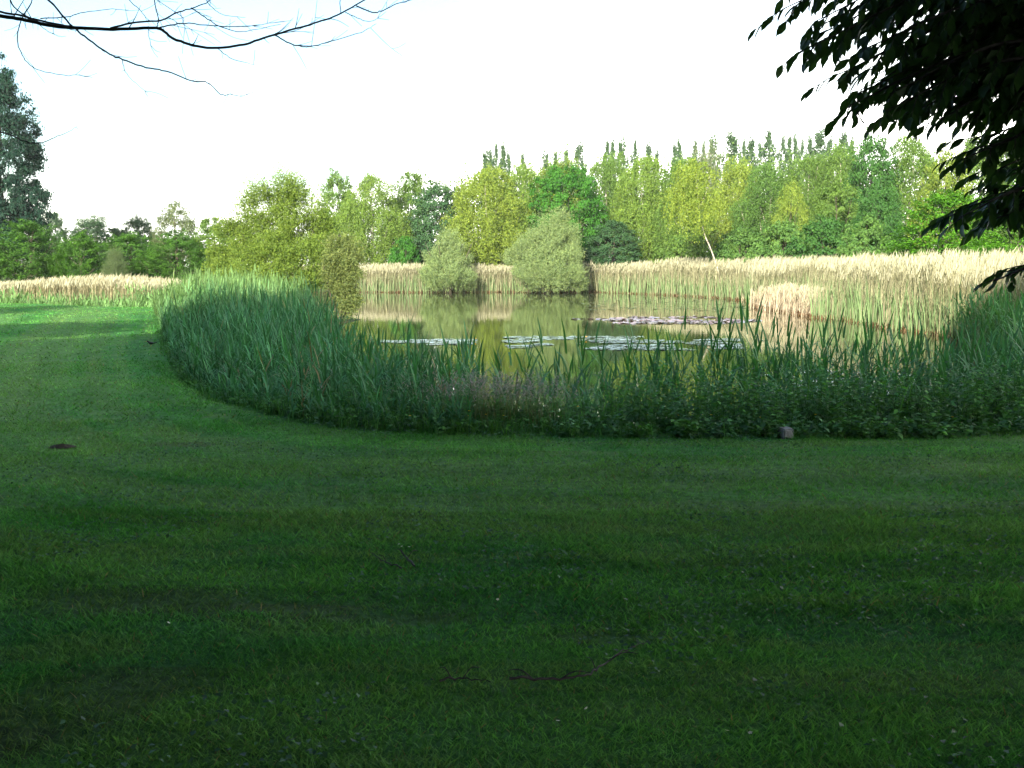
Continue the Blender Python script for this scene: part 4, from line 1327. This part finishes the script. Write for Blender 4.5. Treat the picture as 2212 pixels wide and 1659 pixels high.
# ------------------------------------------------------------------ the bare tree at the left
def bare_tree():
    g = np.random.default_rng(31)
    base = np.array([-4.9, 5.6, 0])
    o = empty("bare_tree", tuple(base))
    tag(o, "leafless tree whose thin dark branches arch in from the upper left", "tree")
    T = Tubes()
    tr = catmull([(0, 0, -.3), (.05, 0, 1.5), (0, .05, 3), (.1, 0, 5), (.2, .1, 7.5)], 5)
    T.add(tr, np.interp(tr[:, 2], [0, .4, 7.5], [.2, .13, .04]), 10)
    mt = T.mesh("trunk"); mt.materials.append(M_BARK); link("trunk", mt, o)

    def z2s(p): return (p[0] * 1000 / 2212 * .96, p[1] * 1000 / 2212 * .96)     # detail sheet to survey sheet

    def twigs(T, path, r0, depth, lvl):
        """short side twigs along a path"""
        if lvl == 0: return
        nn = int(len(path) * .2)
        for _ in range(nn):
            j = g.integers(1, len(path) - 1)
            t = unit(path[j + 1] - path[j - 1]) if j + 1 < len(path) else unit(path[j] - path[j - 1])
            d = unit(t * g.uniform(.5, 1.1) + randdir(1, g)[0] * .8 + np.array([0, 0, g.choice([-.25, .35])]))
            ln = g.uniform(.03, .2) * (1.2 if lvl > 1 else .6)
            bend = np.array([0, 0, g.uniform(-.2, .35)]) * ln
            q = catmull([path[j], path[j] + d * ln * .5 + bend * .2, path[j] + d * ln + bend], 4)
            rr = max(min(r0[j] * .45, .0028), .0012)
            T.add(q, np.linspace(rr, .0008, len(q)), 4)
            if g.random() < .5: twigs(T, q, np.linspace(rr, .0008, len(q)), depth, lvl - 1)

    def branch(pts, r0, r1, d0, d1, start=None, lvl=2, name="branch"):
        T = Tubes()
        P = [pt(*z2s(p), d0 + (d1 - d0) * i / (len(pts) - 1)) for i, p in enumerate(pts)]
        if start is not None: P = [start] + P
        path = catmull(P, 5)
        path += g.normal(0, .0012, path.shape)
        rad = np.linspace(r0, r1, len(path)) * .8
        T.add(path - base, rad, 6)
        twigs(T, path - base, rad, 0, lvl)
        m_ = T.mesh(name); m_.materials.append(M_TWIG); link(name, m_, o)

    tb = base + np.array([.1, 0, 0])
    branch([(-300, 10), (0, 78), (130, 100), (260, 128), (400, 140), (600, 145), (780, 140), (860, 190), (960, 225), (1080, 238), (1220, 220), (1340, 180), (1500, 135), (1600, 105), (1700, 65), (1815, 0), (1900, -50)], .0125, .0032, 5.4, 5.0, tb + np.array([0, 0, 2.9]))
    branch([(-300, -40), (0, 58), (80, 72), (180, 98), (330, 128), (430, 142)], .008, .005, 5.55, 5.4, tb + np.array([0, 0, 3.0]))
    branch([(-200, -230), (100, -120), (240, 0), (350, 120), (420, 180), (530, 260), (610, 295), (730, 335), (830, 355), (950, 400), (1035, 412), (1100, 470), (1150, 470), (1200, 478), (1270, 455)], .0075, .0014, 5.3, 4.8, tb + np.array([0, 0, 3.9]), 1)
    branch([(0, -260), (130, -60), (160, 0), (115, 80), (85, 180), (105, 260), (145, 320), (200, 350), (330, 377), (375, 372), (460, 386)], .0045, .0012, 5.2, 4.9, tb + np.array([0, 0, 3.8]), 1)
    branch([(550, 140), (680, 110), (800, 100), (880, 65), (960, 40), (1040, 5), (1120, -50)], .006, .002, 5.2, 5.1)
    branch([(780, 140), (870, 120), (940, 118), (1090, 130), (1200, 132), (1280, 125), (1420, 105)], .0042, .0013, 5.15, 5.3)
    branch([(950, 40), (1020, 85), (1090, 130), (1180, 155), (1260, 150), (1400, 120)], .0035, .0013, 5.1, 5.2)
    branch([(1370, 175), (1440, 215), (1510, 232), (1550, 230), (1650, 205), (1800, 160), (1870, 120)], .0042, .0012, 5.0, 4.8)
    branch([(1080, 238), (1140, 285), (1230, 315), (1280, 320)], .0025, .001, 5.0, 4.9, None, 1)
    branch([(1775, 30), (1850, 60), (1900, 55), (1970, 20), (2050, 0), (2120, -40)], .004, .0015, 5.0, 4.8, None, 1)
    branch([(610, 295), (620, 350), (660, 400), (740, 465)], .0022, .001, 5.0, 4.9, None, 1)
    branch([(760, -60), (775, 40), (790, 100), (780, 140)], .0035, .003, 5.2, 5.15, None, 1)
    branch([(560, -60), (640, 0), (700, 55), (745, 110)], .0035, .0015, 5.3, 5.2, None, 1)
    branch([(200, 92), (330, 85), (420, 60), (560, 45), (640, 50)], .0035, .001, 5.4, 5.3, None, 1)
    branch([(20, -80), (60, 20), (120, 75), (180, 98)], .005, .004, 5.5, 5.4, None, 1)
    branch([(180, 110), (230, 150), (290, 180), (325, 180)], .0025, .001, 5.4, 5.3, None, 1)
    branch([(740, 130), (740, 180), (760, 250), (785, 285)], .002, .001, 5.2, 5.1, None, 1)
    branch([(1720, 60), (1780, 90), (1850, 105), (1920, 60)], .0025, .001, 5.0, 4.9, None, 1)
    branch([(700, -50), (900, 80), (905, 115)], .002, .0015, 5.2, 5.15, None, 1)
    branch([(1000, -30), (1060, 40), (1120, 75), (1220, 88)], .0025, .001, 5.2, 5.0, None, 1)
    branch([(1690, -60), (1692, 0), (1695, 66)], .003, .0025, 5.0, 5.0, None, 0)
    branch([(-350, 560), (0, 655), (90, 688), (150, 710), (210, 710), (270, 685), (340, 655), (385, 628)], .006, .001, 5.2, 4.9, tb + np.array([0, 0, 2.0]), 1)


bare_tree()

# ------------------------------------------------------------------ small things
def stone():
    q = gnd(1690, 944)
    z = float(terrain_z(np.array([q[0]]), np.array([q[1]]))[0])
    import bmesh
    bm = bmesh.new()
    bmesh.ops.create_cube(bm, size=1)
    for v in bm.verts:
        v.co.x *= .115 * (1.0 if v.co.z < 0 else .93); v.co.y *= .12; v.co.z *= .2
        v.co.x += .008 * (1 if v.co.z > 0 else 0)
    bmesh.ops.bevel(bm, geom=bm.edges[:], offset=.012, segments=2, affect='EDGES')
    me = bpy.data.meshes.new("marker_stone"); bm.to_mesh(me); bm.free()
    o = link("marker_stone", me, None, M_STONE)
    o.location = (q[0], q[1] - .09, z - .005); o.rotation_euler = (0.05, -.04, .35)
    tag(o, "small pale concrete marker block at the foot of the weeds", "marker")


stone()


def bird():
    q = gnd(326, 748)
    z = float(terrain_z(np.array([q[0]]), np.array([q[1]]))[0])
    o = empty("bird", (q[0], q[1], z), R(185)); o.scale = (.6, .6, .7)
    tag(o, "small blackbird standing on the lawn beside the left reeds", "bird")
    # body as one lofted surface from beak base to tail end
    ctr = [(.135, 0, .150), (.118, 0, .153), (.095, 0, .150), (.07, 0, .130), (.035, 0, .105), (0, 0, .092), (-.04, 0, .090), (-.075, 0, .092), (-.10, 0, .096), (-.15, 0, .102), (-.2, 0, .108)]
    rad = [.006, .018, .024, .026, .036, .040, .034, .022, .014, .013, .010]
    T = Tubes(); T.add(catmull(ctr, 3), np.interp(np.linspace(0, 1, 31), np.linspace(0, 1, 11), rad), 12)
    me = T.mesh("body")
    me.materials.append(M_BIRD); link("body", me, o)
    T = Tubes(); T.add(np.array([(.13, 0, .150), (.15, 0, .149), (.165, 0, .146)]), [.006, .004, .0008], 6)
    me = T.mesh("beak"); me.materials.append(M_BEAK); link("beak", me, o)
    for s in (-1, 1):
        T = Tubes(); T.add(catmull([(0.0, s * .018, .07), (-.012, s * .02, .045), (.004, s * .02, .004), (.03, s * .022, .003)], 3), [.006, .005, .004, .003, .003, .003, .003, .003, .003, .002], 5)
        me = T.mesh("leg"); me.materials.append(M_BEAK); link("leg", me, o)
        bagw = [(.045, s * .034, .115), (.0, s * .043, .105), (-.05, s * .036, .100), (-.11, s * .018, .098)]
        T = Tubes(); T.add(catmull(bagw, 3), np.interp(np.linspace(0, 1, 10), [0, .3, .7, 1], [.008, .02, .016, .003]), 8)
        me = T.mesh("wing"); me.materials.append(M_BIRD); link("wing", me, o)


bird()


def molehill():
    q = gnd(133, 968)
    g = np.random.default_rng(8)
    n = 14
    rr = np.linspace(0, 1, n); aa = np.linspace(0, 2 * math.pi, 28, endpoint=False)
    Vv = []
    for r in rr:
        for a in aa:
            x = r * .12 * math.cos(a) * (1 + .12 * math.sin(3 * a)); y = r * .10 * math.sin(a) * (1 + .15 * math.cos(2 * a))
            Vv.append((x, y, .02 * (1 - r ** 2) + g.normal(0, .006) * (1 - r) - .004))
    Vv = np.array(Vv)
    i = np.arange(n - 1)[:, None] * 28; j = np.arange(28)[None]
    Fc = np.stack([i + j, i + (j + 1) % 28, i + 28 + (j + 1) % 28, i + 28 + j], -1).reshape(-1, 4)
    o = link("molehill", mesh_from("molehill", Vv, [Fc], smooth=True), None, M_SOIL)
    o.location = (q[0], q[1], float(terrain_z(np.array([q[0]]), np.array([q[1]]))[0]) + .012)
    tag(o, "dark low molehill of bare soil in the lawn at left", "molehill")


molehill()


def twig(pts, r, label, side=()):
    T = Tubes()
    P = [gnd(*p) for p in pts]
    P = [np.array([p[0], p[1], float(terrain_z(np.array([p[0]]), np.array([p[1]]))[0]) + .035]) for p in P]
    b = P[0].copy()
    pth = catmull(P, 6)
    pth[:, 2] += np.random.default_rng(4).normal(0, .004, len(pth))
    T.add(pth - b, np.linspace(r, r * .3, len(pth)), 5)
    for j, dx, dy in side:
        s = pth[j]
        e = s + np.array([dx, dy, .02])
        q = catmull([s, (s + e) / 2 + np.array([0, 0, .02]), e], 4)
        T.add(q - b, np.linspace(r * .6, r * .2, len(q)), 4)
    o = link("fallen_twig", T.mesh("fallen_twig"), None, M_TWIG)
    o.location = b
    tag(o, label, "twig", "fallen twigs on the lawn")


twig([(1100, 1482), (1180, 1483), (1260, 1478), (1300, 1452), (1345, 1420), (1400, 1395)], .006, "long curved fallen twig on the near lawn in the middle", [(8, .12, .02), (16, -.03, .1), (20, .12, .03), (4, -.1, .05)])
twig([(895, 1232), (878, 1214), (866, 1200)], .006, "short forked fallen twig on the lawn beside white petals", [(5, .05, .08), (8, -.06, .05)])
twig([(868, 1237), (835, 1225), (800, 1205)], .0045, "thin straight fallen twig left of the short forked one", [(6, -.05, .06)])
twig([(950, 1488), (1000, 1482), (1060, 1492)], .005, "knotty fallen twig left of the long curved one", [(6, .06, .06), (3, -.05, .05)])


def small_flowers():
    g = np.random.default_rng(15)
    # buttercups
    k = 10
    spots = [(1008, 886), (998, 912), (1040, 922), (1258, 880), (1450, 918), (1505, 910), (1520, 928), (1628, 922), (1400, 905), (1745, 915), (2040, 925), (1335, 930), (1085, 900), (900, 905)]
    st = Bag(); fl = Bag()
    ribbons(st, np.zeros((2, 3)), 0.0, R(88), R(84), 1.0, .006, np.array([.06, .14, .03]), segs=2, taper='stem', twist=np.array([0, 1.57]))
    ang = np.arange(5) / 5 * 6.283
    P = np.tile([[.07, 0, 1.0]], (5, 1)); D = np.stack([np.cos(ang), np.sin(ang), np.full(5, .45)], 1)
    Vv, Fc = leaf_arrays(P, D, np.tile([[0, 0, 1.0]], (5, 1)), .016, .018)
    fl.add(Vv * 1, Fc, np.array([.75, .52, .02]))
    ms, mf = st.mesh("stem"), fl.mesh("petals")
    for dx, dy in spots:
        f = gnd(dx, 940)
        Yd = max(f[1], 9.9) + .12 + g.uniform(0, .3)
        q = pt(dx, dy, Yd)
        z = float(terrain_z(np.array([q[0]]), np.array([Yd]))[0])
        h = max(q[2] - z, .15)
        o = empty("buttercup", (q[0], Yd, z), g.uniform(0, 6.28))
        tag(o, "tiny yellow buttercup among the weeds at the lawn edge", "flower", "buttercups in the weeds")
        a = link("stem", ms, o, M_BLADE); a.scale = (1, 1, h)
        b = link("petals", mf, o, M_PETAL); b.location = (0, 0, h - 1.0)
    # white petals on the lawn
    bag = Bag()
    ang = np.arange(5) / 5 * 6.283
    Vv, Fc = leaf_arrays(np.zeros((5, 3)), np.stack([np.cos(ang), np.sin(ang), np.full(5, .3)], 1), np.tile([[0, 0, 1.0]], (5, 1)), .009, .008)
    bag.add(Vv, Fc, np.array([.6, .6, .58]))
    mp_ = bag.mesh("white_flower")
    for dx, dy in [(862, 1192), (868, 1197), (884, 1198), (1266, 1560), (1205, 1588), (365, 1372), (1075, 1313), (1570, 1610), (1620, 1615)]:
        q = gnd(dx, dy)
        o = link("white_flower", mp_, None, M_PETAL)
        o.location = (q[0], q[1], float(terrain_z(np.array([q[0]]), np.array([q[1]]))[0]) + .05)
        o.rotation_euler = (g.normal(0, .3), g.normal(0, .3), g.uniform(0, 6))
        tag(o, "tiny white flower lying in the short lawn grass", "flower", "white flowers in the lawn")
    # yellow pond lily flowers
    import bmesh
    for i, (dx, dy, lb) in enumerate([(1026, 737, "yellow water lily bud at the right tip of the left pad patch"), (1266, 733, "yellow water lily bud above the wide pad patch")]):
        q = gnd(dx, dy, WATER_Z)
        o = empty("water_lily", (q[0], q[1], WATER_Z))
        tag(o, lb, "water lily", "yellow water lilies")
        bagp = Bag()
        a = np.arange(6) / 6 * 6.283
        Vv, Fc = leaf_arrays(np.tile([[0, 0, .06]], (6, 1)), np.stack([np.cos(a), np.sin(a), np.full(6, 1.0)], 1), np.stack([-np.cos(a), -np.sin(a), np.full(6, .8)], 1), .075, .06)
        bagp.add(Vv, Fc, np.array([.75, .42, .06]))
        link("petals", bagp.mesh("petals"), o, M_PETAL)
        T = Tubes(); T.add(np.array([(0, 0, -.1), (0, 0, 0), (0, 0, .065)]), .008, 5)
        mt = T.mesh("stem"); mt.materials.append(M_BARK); link("stem", mt, o)


small_flowers()


def cables():
    for (x0, y0), (x1, y1), lb in [((-60, 372), (520, 398), "thin faint overhead cable crossing the pale sky at left")]:
        a = pt(x0, y0, 120); b = pt(x1, y1, 150)
        a2 = a - (b - a) * .5; b2 = b + (b - a) * .35
        t = np.linspace(0, 1, 24)[:, None]
        path = a2 * (1 - t) + b2 * t
        path[:, 2] -= (4 * t * (1 - t))[:, 0] * .5
        T = Tubes(); T.add(path, .014, 5)
        o = link("overhead_cable", T.mesh("overhead_cable"), None, M_CABLE)
        tag(o, lb, "cable")


cables()

# ------------------------------------------------------------------ light
SUN_EL, SUN_BACK = 21.0, 18.0           # low evening sun behind the viewer, a little to the left
to_sun = Vector((-math.sin(R(SUN_BACK)) * math.cos(R(SUN_EL)), -math.cos(R(SUN_BACK)) * math.cos(R(SUN_EL)), math.sin(R(SUN_EL))))
sd_ = bpy.data.lights.new("sun", 'SUN')
sd_.energy = 2.2
sd_.angle = R(0.5)
sd_.color = (1.0, 0.93, 0.78)
so = bpy.data.objects.new("sun", sd_)
so.rotation_euler = to_sun.to_track_quat('Z', 'Y').to_euler()
so.location = (-10, -20, 30)
col.objects.link(so)

w = bpy.data.worlds.new("World")
scene.world = w
w.use_nodes = True
nt = w.node_tree
nt.nodes.clear()
L = nt.links.new
out = nt.nodes.new("ShaderNodeOutputWorld")
bg = nt.nodes.new("ShaderNodeBackground"); bg.inputs["Strength"].default_value = 0.15
sky = nt.nodes.new("ShaderNodeTexSky"); sky.sky_type = 'NISHITA'; sky.sun_disc = False
sky.sun_elevation = R(SUN_EL); sky.sun_rotation = R(180 + SUN_BACK)
sky.air_density = 1.0; sky.dust_density = 1.5; sky.ozone_density = 1.0
tc = nt.nodes.new("ShaderNodeTexCoord")
sep = nt.nodes.new("ShaderNodeSeparateXYZ"); L(tc.outputs["Generated"], sep.inputs[0])
mz = N(nt, "ShaderNodeMath", operation='MAXIMUM'); mz.inputs[1].default_value = 0.0; L(sep.outputs[2], mz.inputs[0])
az_ = N(nt, "ShaderNodeMath", operation='ADD'); az_.inputs[1].default_value = 0.12; L(mz.outputs[0], az_.inputs[0])
dv = nt.nodes.new("ShaderNodeVectorMath"); dv.operation = 'DIVIDE'
cmb = nt.nodes.new("ShaderNodeCombineXYZ")
for k in range(3): L(az_.outputs[0], cmb.inputs[k])
L(tc.outputs["Generated"], dv.inputs[0]); L(cmb.outputs[0], dv.inputs[1])
nz = nt.nodes.new("ShaderNodeTexNoise"); nz.inputs["Scale"].default_value = 0.55; nz.inputs["Detail"].default_value = 6; nz.inputs["Roughness"].default_value = .5
mp = nt.nodes.new("ShaderNodeMapping"); mp.inputs["Location"].default_value = (2.3, 0.4, 0)
L(dv.outputs[0], mp.inputs[0]); L(mp.outputs[0], nz.inputs["Vector"])
# more cloud towards the horizon
hz = N(nt, "ShaderNodeMapRange"); hz.inputs[1].default_value = 0.0; hz.inputs[2].default_value = 0.40; hz.inputs[3].default_value = 0.26; hz.inputs[4].default_value = -0.3
L(mz.outputs[0], hz.inputs[0])
sx = N(nt, "ShaderNodeMath", operation='MULTIPLY_ADD'); sx.inputs[1].default_value = 0.45; L(sep.outputs[0], sx.inputs[0]); L(hz.outputs[0], sx.inputs[2])
ad = N(nt, "ShaderNodeMath", operation='ADD'); L(nz.outputs["Fac"], ad.inputs[0]); L(sx.outputs[0], ad.inputs[1])
rp = nt.nodes.new("ShaderNodeValToRGB")
rp.color_ramp.elements[0].position = 0.46; rp.color_ramp.elements[0].color = (0, 0, 0, 1)
rp.color_ramp.elements[1].position = 0.68; rp.color_ramp.elements[1].color = (1, 1, 1, 1)
L(ad.outputs[0], rp.inputs[0])
cl = N(nt, "ShaderNodeMix", data_type='RGBA', blend_type='MULTIPLY'); cl.inputs[0].default_value = 1; cl.inputs[7].default_value = (.285, .305, .30, 1); L(sky.outputs[0], cl.inputs[6])
mx = N(nt, "ShaderNodeMix", data_type='RGBA'); L(rp.outputs[0], mx.inputs[0]); L(cl.outputs[2], mx.inputs[6]); mx.inputs[7].default_value = (4.9, 4.8, 4.5, 1)
L(mx.outputs[2], bg.inputs["Color"]); L(bg.outputs[0], out.inputs[0])

# ------------------------------------------------------------------ evening air
HAZE = 0.00015
if HAZE:
    x0, x1, y0, y1, z0, z1 = -950, 950, -60, 1000, -4.0, 34.0
    Vh = np.array([[x, y, z] for z in (z0, z1) for y in (y0, y1) for x in (x0, x1)], float)
    mh_ = mesh_from("haze", Vh, [np.array([[0, 2, 3, 1], [4, 5, 7, 6], [0, 1, 5, 4], [2, 6, 7, 3], [0, 4, 6, 2], [1, 3, 7, 5]])])
    m, nt, out = new_mat("haze")
    pv = nt.nodes.new("ShaderNodeVolumePrincipled")
    pv.inputs["Color"].default_value = (.9, .94, 1, 1); pv.inputs["Density"].default_value = HAZE
    nt.links.new(pv.outputs[0], out.inputs["Volume"])
    tag(link("haze", mh_, None, m), "thin pale evening haze over the pond and the far wood", "haze", None, "stuff")

# ------------------------------------------------------------------ picture settings
vs = scene.view_settings
vs.view_transform = 'Standard'
vs.look = 'None'
vs.exposure = 2.97
vs.gamma = 1
scene.render.film_transparent = False
cy = scene.cycles
cy.max_bounces = 6; cy.diffuse_bounces = 3; cy.glossy_bounces = 3; cy.transmission_bounces = 3; cy.transparent_max_bounces = 4
cy.use_denoising = True
cy.sample_clamp_indirect = 6
